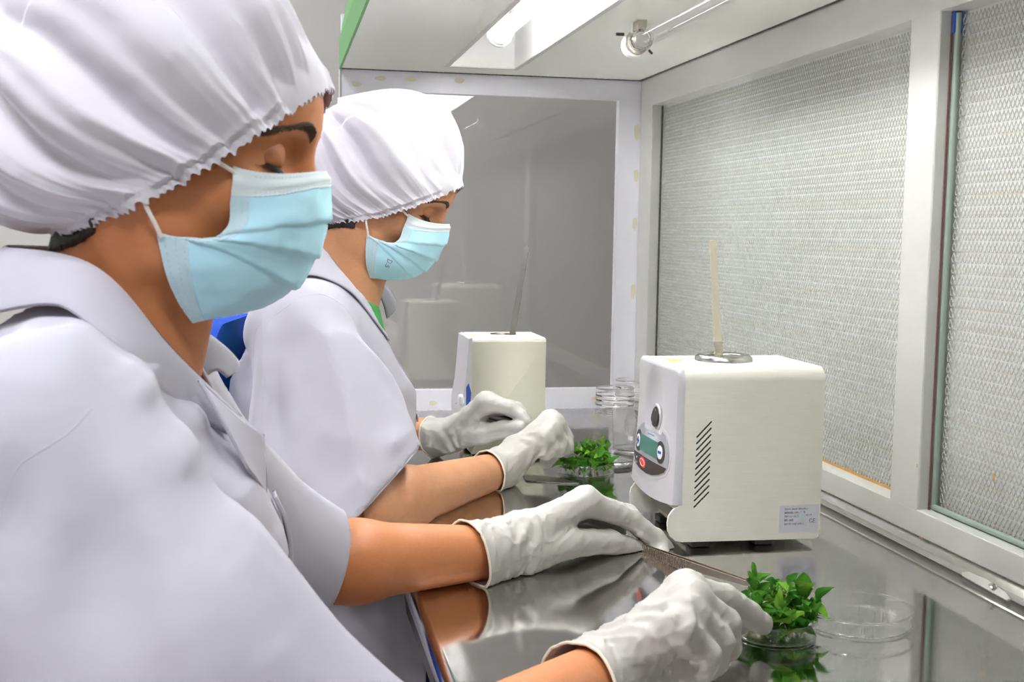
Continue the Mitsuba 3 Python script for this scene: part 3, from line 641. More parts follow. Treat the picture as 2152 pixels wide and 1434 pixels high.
# ---------------------------------------------------------------- plantlets
def leaf_mesh(L, W, cup, fold, curl, seed):
    r_ = np.random.default_rng(seed); n, m = 9, 7; P = np.zeros((n, m, 3))
    for i in range(n):
        s = i / (n - 1); w = W * (np.sin(np.pi * min(1, s * .96 + .03) ** .82) ** .8)
        for j in range(m):
            q = (j / (m - 1)) * 2 - 1
            y = q * w / 2; x = L * s
            z = curl * L * s * s + cup * w * q * q + fold * w * abs(q) + .03 * L * math.sin(9 * s + 3 * q + seed)
            P[i, j] = (x * (1 - .12 * abs(curl) * s), y, z)
    return grid_mesh(P)
scene['leaf_a'] = {'type': 'twosided', 'bsdf': {'type': 'principled', 'base_color': rgb(.075, .245, .028), 'roughness': .28, 'specular': .6}}
LEAF = {}
for key, c, ct in (('leaf_deep', (.030, .115, .016), (.05, .2, .02)), ('leaf_mid', (.055, .185, .022), (.09, .27, .03)), ('leaf_fresh', (.13, .30, .035), (.19, .40, .05))):
    scene[key] = {'type': 'principledthin', 'base_color': rgb(*[a_ * .6 + b_ * .4 for a_, b_ in zip(c, ct)]), 'roughness': .22, 'diff_trans': .55, 'eta': 1.5}
del scene['leaf_a']
mat('stem_green', (.22, .36, .08), .5); mat('stem_brown', (.20, .13, .05), .6)
LEAVES = [mikit.ply(leaf_mesh(L, W, c_, f_, k_, s_), None, True) for s_, (L, W, c_, f_, k_) in enumerate([(.0170, .0125, .3, .15, -.35), (.0150, .0112, .45, .1, -.6), (.0190, .0130, .25, .2, .2), (.0130, .0105, .3, .2, -.2), (.0160, .0095, .2, .3, .45), (.0110, .0088, .4, .2, -.5)])]
def plantlet(x, y, z, h, lean, az, label, group, scale=1.0):
    t = thing('plantlet', label, 'plantlet', group)
    tip = np.array([x + h * math.sin(lean) * math.cos(az), y + h * math.sin(lean) * math.sin(az), z + h * math.cos(lean)])
    p0 = np.array([x, y, z]); mid = (p0 + tip) / 2 + rng.normal(0, .0015, 3); pts = spline([p0, mid, tip], 7)
    obj('stem', tube(pts, np.linspace(.0011, .0007, 7) * scale, 6), 'stem_brown' if rng.random() < .25 else 'stem_green', t, True)
    nl = int(rng.integers(8, 12)); a0 = rng.random() * 6.28
    for i in range(nl):
        s = .12 + .88 * i / (nl - 1); q = pts[min(6, int(round(s * 6)))]; a_ = a0 + i * 2.4; up = .15 + .9 * s * rng.random() + .15
        d = np.array([math.cos(a_) * math.cos(up), math.sin(a_) * math.cos(up), math.sin(up)]); sd = np.cross([0, 0, 1.], d); sd /= np.linalg.norm(sd); nn = np.cross(d, sd)
        k_ = (0.75 + .45 * rng.random()) * scale
        Mx = np.eye(4); Mx[:3, 0], Mx[:3, 1], Mx[:3, 2], Mx[:3, 3] = d * k_, sd * k_, nn * k_, q
        kk = key_of(t + '__leaf'); scene[kk] = {**LEAVES[int(rng.integers(0, 6))], 'to_world': T(Mx.tolist()), 'bsdf': {'type': 'ref', 'id': ['leaf_deep', 'leaf_mid', 'leaf_mid', 'leaf_fresh'][int(rng.integers(0, 4))]}}
    return t
def heap(D, spots, what, group, hs):
    used = {}
    for i, (a_, r_, h) in enumerate(spots):
        k_ = int(((a_ / (2 * math.pi) * 8) + .5) % 8)
        side = ('right side', 'back right', 'back', 'back left', 'left side', 'front left', 'front', 'front right')[k_]
        ring = 'rim' if r_ > .56 else 'middle' if r_ > .28 else 'centre'; tall = 'tall' if h > .032 else 'low' if h < .021 else 'medium high'
        lab = f'{tall} green plantlet at the {side} of the {what} petri dish, near the {ring}'
        plantlet(D[0] + r_ * D[2] * math.cos(a_), D[1] + r_ * D[2] * math.sin(a_), BENCH + .0035, h * hs, .25 + .45 * r_, a_ + rng.normal(0, .4), lab, group)
heap(ND, [(0.3, .1, .040), (2.6, .25, .040), (1.4, .5, .035), (2.2, .62, .024), (3.3, .6, .026), (4.1, .6, .020), (5.0, .55, .022), (5.8, .5, .030), (.3, .55, .034), (.9, .62, .028), (4.6, .2, .028), (3.6, .3, .032), (5.4, .7, .020), (1.8, .3, .042), (2.9, .75, .020), (.1, .8, .026)],
     'near', 'plantlets in the near petri dish', 1.0)
heap(FD, [(0.2, .1, .036), (2.8, .45, .018), (1.4, .4, .034), (.5, .55, .034), (5.2, .45, .030), (.0, .4, .038), (3.6, .5, .016), (4.4, .55, .014), (5.9, .62, .022), (1.0, .62, .028), (2.0, .3, .030), (3.1, .7, .016), (5.5, .75, .018)],
     'far', 'plantlets in the far petri dish', 1.0)

# ---------------------------------------------------------------- people
def head_frame(yaw, pitch, origin):
    a, b = math.radians(yaw), math.radians(pitch)
    f = np.array([math.cos(a) * math.cos(b), math.sin(a) * math.cos(b), -math.sin(b)]); l = np.array([-math.sin(a), math.cos(a), 0.0])
    return np.stack([f, l, np.cross(f, l)], 1), np.asarray(origin, float)
EYEC = np.array([.0694, .0312, .0192])
def head_sdf(p):
    """head in its own frame: x forward, y left, z up, origin between the ears"""
    q = p.copy(); q[:, 1] = np.abs(q[:, 1])
    d = ell(q, (-.006, 0, .050), (.094, .074, .080))
    d = smin(d, ell(q, (.028, 0, -.006), (.066, .059, .072)), .025)
    d = smin(d, ell(q, (.060, .012, .052), (.036, .045, .034)), .02)            # forehead
    d = smin(d, limb(q, (.012, .048, -.025), (.028, .043, -.050), .020, .017), .02)   # jaw
    d = smin(d, limb(q, (.028, .043, -.050), (.074, .012, -.060), .017, .015), .02)
    d = smin(d, limb(q, (.078, .0, -.056), (.081, .0, -.060), .0165, .0155), .012)      # chin
    d = smin(d, ell(q, (.056, .037, -.008), (.026, .024, .020)), .018)               # cheek
    d = smin(d, limb(q, (.0865, .006, .040), (.068, .043, .037), .0085, .0085), .012)   # brow ridge
    d = smax(d, -ell(q, (.0975, .0330, .0200), (.0170, .0240, .0135)), .012)          # eye socket
    d = smin(d, limb(q, (.0885, 0, .030), (.1045, 0, -.006), .0068, .0085), .010)     # nose
    d = smin(d, ell(q, (.1035, 0, -.010), (.0105, .0095, .009)), .006)
    d = smin(d, ell(q, (.0950, .0115, -.0145), (.009, .007, .0075)), .006)
    d = smin(d, ell(q, (.0850, 0, -.043), (.0165, .022, .016)), .012)               # mouth
    d = smin(d, ell(q, (.0985, 0, -.0365), (.0055, .016, .0045)), .004)
    d = smin(d, ell(q, (.0965, 0, -.0465), (.0060, .014, .0050)), .004)
    ear = ell(q, (.006, .0700, -.002), (.016, .006, .026)); ear = smax(ear, -ell(q, (.008, .0765, .001), (.0085, .005, .015)), .003)
    ear = smin(ear, ell(q, (.0150, .0700, -.0240), (.0065, .0045, .0072)), .004)
    return smin(d, ear, .005)
def loft(p, tab, cy, lean=0.0):
    """stack of ellipses: rows of z, back x, front x, half width"""
    t = np.asarray(tab, float); o = np.argsort(t[:, 0]); t = t[o]
    from scipy.interpolate import PchipInterpolator as PI_
    z = np.clip(p[:, 2], t[0, 0], t[-1, 0]); f = PI_(t[:, 0], t[:, 1:])(z); cx = (f[:, 0] + f[:, 1]) / 2; hx = (f[:, 1] - f[:, 0]) / 2; hy = f[:, 2]
    qx, qy = (p[:, 0] - cx) / hx, (p[:, 1] - cy) / hy; l = np.sqrt(qx * qx + qy * qy) + 1e-9
    g = np.sqrt((qx / hx) ** 2 + (qy / hy) ** 2) / l + 1e-9
    d = (l - 1) / g
    return smax(smax(d, p[:, 2] - t[-1, 0], .01), t[0, 0] - p[:, 2], .01)
def crease(p, a, b, amp, w, ylim=None, axes=(0, 2)):
    """a ridge (amp > 0) or a valley along a line, measured in the x-z plane on the near side"""
    q = p[:, list(axes)]; a, b = np.asarray(a, float), np.asarray(b, float); ab = b - a
    t = np.clip(((q - a) @ ab) / (ab @ ab), -.15, 1.15); e = np.linalg.norm(q - a - t[:, None] * ab, axis=1)
    fade = np.clip(1.15 - np.abs(t - .5) * 1.6, 0, 1); s = amp * (np.exp(-(e / w) ** 2) if amp < .012 else np.exp(-np.sqrt((e / w) ** 2 + .02) * 1.2)) * fade
    if ylim is not None: s = s * np.clip((ylim - p[:, 1]) / .03 + .5, 0, 1)
    return s
def hand_sdf(p, J, grow=0.0, loose=0.0):
    """J: wrist, palm heel radii and five finger chains of joints"""
    d = None
    names = ['index', 'middle', 'ring', 'little']; W = J['wrist']; rw = J.get('rw', .026)
    for k_, nme in enumerate(names):
        js = J[nme]; rr = np.array([[.0135, .0108, .0095, .0084], [.0138, .0110, .0097, .0086], [.0130, .0104, .0092, .0082], [.0120, .0092, .0082, .0074]][k_]) + grow
        f = chain(p, js, rr, .004)
        pal = limb(p, W + (js[0] - W) * .12, js[0], rw * .78 + grow, rr[0] + .001); f = smin(f, pal, .010)
        d = f if d is None else smin(d, f, .0035 + loose)
    d = smin(d, limb(p, W, W + (J['middle'][0] - W) * .3, rw + grow, rw * .9 + grow), .012)
    d = smin(d, limb(p, J['thumb'][0], J['thumb'][1], .0200 + grow, .0150 + grow), .012)
    for f0, f1, fr in J.get('fill', []): d = smin(d, limb(p, f0, f1, fr + grow, fr + grow), .010)
    th = chain(p, J['thumb'], np.array([.0200, .0150, .0122, .0104]) + grow, .006)
    d = smin(d, th, .003)
    return d
def wrinkles(p, amp, s, seed):
    n_ = meshkit.noise(p * s, seed); m_ = meshkit.noise(p * s * 2.1 + 5, seed + 1)
    return amp * (np.abs(n_ - .5) * 2 - .5) + amp * .4 * (np.abs(m_ - .5) * 2 - .5)

# --- the two poses: joints in metres
POSE = [
    dict(head=head_frame(-7, 13, (-.0770, .8088, 1.1432)), neck=[(-.088, .808, 1.105), (-.110, .806, .985)],
         torso=[(1.075, -.185, -.075, .052), (1.045, -.190, -.068, .070), (1.01, -.205, -.052, .112), (.975, -.222, -.034, .146), (.94, -.236, -.018, .160), (.90, -.246, -.002, .164), (.85, -.252, .016, .163), (.79, -.254, .045, .16), (.72, -.256, .058, .165), (.60, -.262, .055, .178), (.48, -.255, .03, .175)], cy=.806,
         arms=[dict(sh=(-.122, .646, .976), el=(.040, .580, .797), side=-1), dict(sh=(-.105, .962, .972), el=(.018, 1.085, .792), side=1)],
         seat=(-.11, .806), skin='skin_a'),
    dict(head=head_frame(-12, 28, (.1266, 1.6207, 1.1433)), neck=[(.108, 1.62, 1.10), (.075, 1.612, .985)],
         torso=[(1.06, .0, .125, .050), (1.035, -.012, .133, .075), (1.0, -.028, .142, .125), (.965, -.043, .155, .155), (.93, -.056, .170, .165), (.89, -.064, .186, .165), (.85, -.066, .186, .162), (.79, -.066, .160, .16), (.72, -.068, .13, .165), (.60, -.075, .11, .175), (.48, -.07, .08, .17)], cy=1.61,
         arms=[dict(sh=(.028, 1.455, .965), el=(.092, 1.335, .780), side=-1), dict(sh=(.045, 1.765, .965), el=(.035, 1.855, .800), side=1)],
         seat=(.03, 1.61), skin='skin_b')]
HANDS = [[None, None], [None, None]]
HANDS[0][1] = dict(wrist=V(0.2150, 1.1650, 0.7759), rw=.027, cuff=V(0.1882, 1.1500, 0.7723), thumb=[V(0.2487, 1.1720, 0.7703), V(0.3005, 1.1950, 0.7738), V(0.3550, 1.2250, 0.7654), V(0.3906, 1.2450, 0.7503)],
    index=[V(0.3246, 1.2150, 0.8134), V(0.3832, 1.2400, 0.7857), V(0.4129, 1.2450, 0.7630), V(0.4283, 1.2450, 0.7478)],
    middle=[V(0.3265, 1.2380, 0.8060), V(0.3860, 1.2620, 0.7857), V(0.4112, 1.2550, 0.7604), V(0.4184, 1.2300, 0.7452)],
    ring=[V(0.3269, 1.2600, 0.7955), V(0.3803, 1.2850, 0.7704), V(0.3790, 1.2750, 0.7498), V(0.3649, 1.2620, 0.7412)],
    little=[V(0.3246, 1.2800, 0.7822), V(0.3648, 1.2950, 0.7573), V(0.3624, 1.2850, 0.7433), V(0.3478, 1.2700, 0.7408)])
HANDS[0][0] = dict(wrist=V(0.2411, 0.8520, 0.7614), rw=.027, cuff=V(0.2144, 0.8380, 0.7606), thumb=[V(0.2811, 0.8950, 0.7743), V(0.3228, 0.9120, 0.7843), V(0.3609, 0.9250, 0.7831), V(0.3845, 0.9280, 0.7735)],
    index=[V(0.3188, 0.8800, 0.8176), V(0.3598, 0.9000, 0.8033), V(0.3873, 0.9150, 0.7847), V(0.4048, 0.9250, 0.7714)],
    middle=[V(0.3157, 0.8580, 0.8168), V(0.3493, 0.8680, 0.7928), V(0.3516, 0.8700, 0.7726), V(0.3383, 0.8720, 0.7633)],
    ring=[V(0.3048, 0.8380, 0.8132), V(0.3362, 0.8480, 0.7873), V(0.3341, 0.8500, 0.7700), V(0.3217, 0.8550, 0.7650)],
    little=[V(0.2923, 0.8200, 0.8081), V(0.3188, 0.8260, 0.7848), V(0.3162, 0.8300, 0.7709), V(0.3071, 0.8360, 0.7662)],
    fill=[(V(0.2659, 0.8450, 0.7719), V(0.3153, 0.8500, 0.7729), .020), (V(0.2550, 0.8450, 0.7577), V(0.3043, 0.8450, 0.7603), .014)])
HANDS[1][1] = dict(wrist=V(0.2573, 1.7900, 0.7852), rw=.022, cuff=V(0.2402, 1.8050, 0.7815), thumb=[V(0.2756, 1.7750, 0.7919), V(0.3050, 1.7450, 0.7965), V(0.3338, 1.7250, 0.8059), V(0.3535, 1.7050, 0.8124)],
    index=[V(0.3076, 1.7350, 0.8456), V(0.3410, 1.7200, 0.8388), V(0.3562, 1.7120, 0.8276), V(0.3628, 1.7050, 0.8194)],
    middle=[V(0.3165, 1.7520, 0.8401), V(0.3548, 1.7380, 0.8330), V(0.3651, 1.7300, 0.8196), V(0.3557, 1.7260, 0.8103)],
    ring=[V(0.3181, 1.7680, 0.8305), V(0.3564, 1.7520, 0.8207), V(0.3581, 1.7450, 0.8086), V(0.3444, 1.7420, 0.8050)],
    little=[V(0.3144, 1.7800, 0.8199), V(0.3473, 1.7650, 0.8100), V(0.3494, 1.7600, 0.8005), V(0.3360, 1.7550, 0.7993)])
HANDS[1][0] = dict(wrist=V(0.3009, 1.5920, 0.7722), rw=.025, cuff=V(0.2785, 1.5780, 0.7670), thumb=[V(0.3330, 1.6300, 0.7931), V(0.3695, 1.6550, 0.7968), V(0.3953, 1.6600, 0.7947), V(0.4095, 1.6450, 0.7874)],
    index=[V(0.3848, 1.6450, 0.8307), V(0.4054, 1.6500, 0.8109), V(0.4086, 1.6420, 0.7984), V(0.4063, 1.6320, 0.7899)],
    middle=[V(0.3858, 1.6250, 0.8292), V(0.4033, 1.6300, 0.8089), V(0.4037, 1.6220, 0.7979), V(0.3922, 1.6140, 0.7921)],
    ring=[V(0.3757, 1.6050, 0.8245), V(0.3923, 1.6100, 0.8058), V(0.3863, 1.6040, 0.7962), V(0.3728, 1.6020, 0.7941)],
    little=[V(0.3616, 1.5900, 0.8153), V(0.3763, 1.5940, 0.8009), V(0.3672, 1.5920, 0.7941), V(0.3547, 1.5940, 0.7966)])

def arm_sdf(p, P_, i, grow=0.0):
    A, Hn = P_['arms'][i], HANDS[P_['n']][i]; sh, el, W = np.array(A['sh']), np.array(A['el']), Hn['wrist']
    m1 = el + (W - el) * .28
    d = limb(p, sh, el, .047 + grow, .037 + grow)
    d = smin(d, limb(p, el, m1, .036 + grow, .0375 + grow), .02)
    return smin(d, limb(p, m1, W, .0375 + grow, Hn['rw'] - .001 + grow), .015)
def build_person(n, label):
    P_ = POSE[n]; P_['n'] = n; R, O = P_['head']; fine = (.0021, .003)[n]
    t = thing('person', label, 'person')
    nk = [np.array(x) for x in P_['neck']]; cy = P_['cy']; sx, sy = P_['seat']
    tol = lambda p: (p - O) @ R
    def head_neck(p):
        d = head_sdf(tol(p))
        e = limb(p, nk[0], nk[1], .046, .051)
        fr = R @ np.array([.038, 0, -.058]) + O
        e = smin(e, limb(p, fr, nk[1] + np.array([.022, 0, -.005]), .019, .028), .025)      # throat
        for s in (-1, 1):
            e = smin(e, limb(p, O + R @ np.array([-.010, s * .052, -.030]), nk[1] + np.array([.035, s * .02, .0]), .012, .012), .015)   # neck tendon
        d = smin(d, e, .018)
        return smin(d, limb(p, nk[1] + np.array([0, -.09, -.035]), nk[1] + np.array([0, .09, -.035]), .045, .045), .03)
    lo, hi = O + np.array([-.14, -.13, -.245]), O + np.array([.14, .13, .15])
    hm = surf(head_neck, lo, hi, fine)
    hm.update_faces(hm.triangles_center[:, 2] > lo[2] + .012); hm.remove_unreferenced_vertices()
    # trunk, arms and legs, under the clothes except for the forearms
    tr = [(z, b + .02, f - .02, w - .02) for z, b, f, w in P_['torso'] if z < 1.02]
    def rest(p):
        d = loft(p, tr, cy)
        d = smin(d, limb(p, nk[1] + np.array([0, 0, .03]), nk[1] - np.array([0, 0, .06]), .05, .06), .03)
        for i in (0, 1):
            A = P_['arms'][i]; d = smin(d, limb(p, nk[1] - [0, 0, .04], A['sh'], .045, .045), .03)
            d = smin(d, limb(p, np.array(A['sh']), np.array(A['el']), .047, .037), .02)
        for s in (-1, 1):
            hip, kn = np.array([sx, sy + s * .085, .53]), np.array([sx + .40, sy + s * .10, .545]); an = np.array([sx + .37, sy + s * .10, .10])
            d = smin(d, limb(p, hip, kn, .085, .058), .02); d = smin(d, limb(p, kn, an, .055, .040), .01); d = smin(d, limb(p, an, an + [.13, 0, -.055], .038, .030), .01)
        return d
    pts = np.array([A for a in P_['arms'] for A in (a['sh'], a['el'])] + [])
    lo2 = np.minimum(pts.min(0) - .12, [sx - .18, sy - .22, 0]); hi2 = np.maximum(pts.max(0) + .06, [sx + .56, sy + .22, nk[1][2] + .02]); lo2[2] = .0
    bm_ = surf(rest, lo2, hi2, .0075, 2)
    # finer forearms replace the coarse ones where skin shows
    parts_ = [hm]
    keep = np.ones(len(bm_.faces), bool); c = bm_.triangles_center
    for i in (0, 1):
        A, Hn = P_['arms'][i], HANDS[n][i]; el, W = np.array(A['el']), Hn['wrist']; ax = W - el; L = np.linalg.norm(ax); ax /= L
        def fore(p, i=i): return smin(arm_sdf(p, P_, i), hand_sdf(p, HANDS[n][i], -.0030), .008)
        hp = np.array([q for k_ in ('thumb', 'index', 'middle', 'ring', 'little') for q in Hn[k_]] + [el, W])
        fm_ = surf(fore, hp.min(0) - .06, hp.max(0) + .06, .0032, 1); s = (fm_.triangles_center - el) @ ax
        fm_.update_faces(s > -.03); fm_.remove_unreferenced_vertices(); parts_.append(fm_)
        s = (c - el) @ ax; rad = np.linalg.norm(c - el - s[:, None] * ax, axis=1); keep &= ~((s > -.015) & (rad < .055))
    bm_.update_faces(keep); bm_.remove_unreferenced_vertices(); parts_.append(bm_)
    obj('body', cat_mesh(parts_), P_['skin'], t, True)
    P_['key'] = t; P_['head_neck'] = head_neck
    # --- eyes, brows, lashes, hair at the nape
    for s in (-1, 1):
        ec = EYEC * [1, s, 1]
        def sph(r, a0, a1, e0, e1, na=22, ne=14):
            a, e = np.meshgrid(np.radians(np.linspace(a0, a1, na)), np.linspace(0, 1, ne), indexing='ij'); c_ = np.cos(a * 90 / max(abs(a0), abs(a1)))
            mid_e = np.radians(-14); el_ = mid_e + (np.radians(e0 + (e1 - e0) * e) - mid_e) * np.clip(c_, .02, 1) ** .6
            return np.stack([np.cos(el_) * np.cos(a), np.cos(el_) * np.sin(a), np.sin(el_)], -1) * r
        tl = math.radians(34); Rt = np.array([[math.cos(.16 * s), -math.sin(.16 * s), 0], [math.sin(.16 * s), math.cos(.16 * s), 0], [0, 0, 1]])
        eb = trimesh.creation.icosphere(3, .0136); eb.vertices = ec + eb.vertices
        eb.vertices = O + eb.vertices @ R.T
        eo = obj('eyeball', eb, 'eye_white', t, True)
        gz = Rt @ np.array([math.cos(tl), 0, -math.sin(tl)])
        ir = trimesh.creation.icosphere(3, .0058); iv = ir.vertices * [.35, 1, 1]; zx = gz; zy = np.cross([0, 0, 1], zx); zy /= np.linalg.norm(zy); zz = np.cross(zx, zy)
        ir.vertices = O + (ec + zx * .0124 + iv @ np.stack([zx, zy, zz])) @ R.T
        obj('iris', ir, 'iris_brown', eo, True)
        up = sph(.0149, -84, 84, 74, -23); up = (up @ Rt.T) + ec
        lw = sph(.0147, -84, 84, -78, -37); lw = (lw @ Rt.T) + ec
        ku = obj('eyelid', shell(O + up @ R.T, .0012), 'eyelid_skin', t, True); obj('eyelid', shell(O + lw @ R.T, .0012), 'eyelid_skin', t, True)
        edge = up[:, -1]; lash = []
        for q in np.linspace(1, len(edge) - 2, 46):
            i0 = int(q); b_ = edge[i0] * (1 - (q - i0)) + edge[min(i0 + 1, len(edge) - 1)] * (q - i0); out = (b_ - ec) / np.linalg.norm(b_ - ec)
            p1 = b_ + out * .004 + np.array([0, 0, -.0016]); p2 = b_ + out * .0075 + np.array([0, 0, -.0012])
            lash.append(tube([O + R @ b_, O + R @ p1, O + R @ p2], [.00042, .00032, .0001], 4, caps=False))
        lash.append(tube([O + R @ e_ for e_ in edge], .0007, 6))
        obj('eyelashes', cat_mesh(lash), 'hair_black', t, True, kind='stuff', label='dark lashes on the lowered lid')
        bc = spline([(.062, s * .050, .0300), (.0745, s * .041, .0405), (.086, s * .029, .0450), (.0925, s * .018, .0415), (.0945, s * .0115, .0375)], 70)
        wid = np.interp(np.linspace(0, 1, 70), [0, .35, .7, 1], [.0014, .0032, .0048, .0056]) * (1.0, .7)[n]; hairs = []
        r_ = np.random.default_rng(5 + s)
        Q = []
        for i in range(69):
            for _ in range(7):
                u = r_.uniform(-1, 1); q0 = bc[i] + np.array([0, 0, u * wid[i] * .62]); dr_ = bc[i] - bc[min(i + 1, 69)]; dr_ /= np.linalg.norm(dr_) + 1e-9
                q1 = q0 + dr_ * .0045 + np.array([0, 0, (.0010 - .0016 * u)]); Q.append([q0, (q0 + q1) / 2, q1])
        Q = np.array(Q); ww = onto(head_sdf, Q.reshape(-1, 3), 2); ww = (ww + grad(head_sdf, ww) * np.tile([.0001, .0007, .0006], len(Q))[:, None]).reshape(Q.shape)
        for w_ in ww: hairs.append(tube(O + w_ @ R.T, [.00030, .00026, .0001], 3, caps=False))
        obj('eyebrow', cat_mesh(hairs), 'brow_brown', t, True, kind='stuff', label='dark eyebrow')
    # hair: a close layer on the skull below the cap line
    def hair(p):
        q = tol(p); d = head_neck(p) - .0020 - .0014 * meshkit.noise(q * np.array([160, 160, 40]), 3)
        front = q[:, 0] - ((-.016, .004)[n] + .008 * meshkit.noise(q * 260, 8))
        nape = -.050 + .62 * np.minimum(q[:, 0], .0) + .006 * meshkit.noise(q * np.array([420, 420, 20]), 6) - q[:, 2]
        return smax(smax(d, front, .002), nape, .002)
    c_ = O + R @ np.array([-.035, 0, -.035]); hr = surf(hair, c_ - np.array([.09, .1, .08]), c_ + np.array([.09, .1, .08]), .0028)
    if len(hr.faces): obj('hair', hr, 'hair_black', t, True, label='dark hair showing under the cap at the nape')
    sb_ = []; r_ = np.random.default_rng(11)
    for s in (-1, 1):
        Q = []
        for _ in range(70):
            a_ = r_.uniform(0, 1); q0 = np.array([.0600 - .036 * a_ + r_.normal(0, .0015), s * .069, .026 - .034 * a_ + r_.normal(0, .002)]); q1 = q0 + np.array([-.002 - .004 * r_.random(), 0, -.006 - .007 * r_.random()]); Q.append([q0, (q0 + q1) / 2 + [.0012, 0, 0], q1])
        Q = np.array(Q); ww = onto(head_sdf, Q.reshape(-1, 3), 5).reshape(Q.shape); ok = np.abs(ww - Q).max((1, 2)) < .02; ww = ww[ok]
        ww = (ww.reshape(-1, 3) + grad(head_sdf, ww.reshape(-1, 3)) * .0003).reshape(ww.shape)
        for w_ in ww: sb_.append(tube(O + w_ @ R.T, [.00028, .00022, .0001], 3, caps=False))
    obj('side_hair', cat_mesh(sb_), 'hair_black', t, True, kind='stuff')
    return t

# --- surgical mask in the head frame
ME_T = [0, .15, .3, .40, .50, .60, .72, .86, 1]
ME = np.array([(.0595, -.0605, .0065), (.0630, -.0630, -.013), (.0655, -.0640, -.0275), (.0565, -.0665, -.0405), (.0420, -.0685, -.0425), (.0268, -.0690, -.0430), (.0335, -.0650, -.0600), (.0428, -.0560, -.0780), (.0545, -.0450, -.0925)])
MC_T = [0, .15, .3, .45, .65, .8, 1]
MC = np.array([(.1085, .0185), (.1135, .0075), (.1162, -.0085), (.1155, -.027), (.1102, -.0510), (.1008, -.0660), (.0830, -.0805)])
def mask_points(ns=121, nt=90, seed=0):
    from scipy.interpolate import PchipInterpolator as PI_
    tt = np.linspace(0, 1, nt); E_ = PI_(ME_T, ME)(tt); C_ = PI_(MC_T, MC)(tt); S_ = np.linspace(-1, 1, ns); P = np.zeros((ns, nt, 3))
    r_ = np.random.default_rng(seed + 40)
    for i, s in enumerate(S_):
        a = abs(s) * np.pi / 2; k_ = np.cos(a) ** .82 ; y = E_[:, 1] * np.sin(a) ** .95
        x = E_[:, 0] + (C_[:, 0] - E_[:, 0]) * k_; z = E_[:, 2] + (C_[:, 1] - E_[:, 2]) * k_ ** (.85 + 1.5 * np.clip(1 - tt / .3, 0, 1))
        P[i] = np.stack([x, -y * (1 if s > 0 else -1) * 1.0, z], 1)
    du, dv = np.gradient(P, axis=0), np.gradient(P, axis=1); N = np.cross(dv, du); N /= np.linalg.norm(N, axis=-1, keepdims=True) + 1e-9
    N *= np.sign((N[..., :1] * 1.0).mean()) if True else 1
    T_, SS = np.meshgrid(tt, np.abs(S_)); disp = np.zeros_like(T_)
    cr = [(.36, .33, .0026), (.44, .53, .0030), (.52, .74, .0028)]
    if seed: cr = [(.34, .30, .0022), (.43, .50, .0030), (.52, .66, .0028), (.60, .82, .0024)]
    for te, tc, am in cr:
        line = tc + (te - tc) * SS ** 1.3; u = (T_ - line); disp += am * np.where(u < 0, np.exp(u / .10), -np.exp(-u / .012) * .5) * (1 - .55 * SS)
    disp += .0016 * (meshkit.fbm(P * 55 + seed * 9, 3) - .5) * 2 * (T_ > .12)
    P = P + N * disp[..., None]; q = P.reshape(-1, 3)
    for _ in range(3):
        dd = head_sdf(q); g = grad(head_sdf, q, .002); q = q + g * np.clip(.0024 - dd, 0, .01)[:, None]
    P = q.reshape(P.shape); K_ = P.copy()
    K_[1:-1, 1:-1] = (P[1:-1, 1:-1] * 2 + P[2:, 1:-1] + P[:-2, 1:-1] + P[1:-1, 2:] + P[1:-1, :-2]) / 6
    return K_, tt, S_
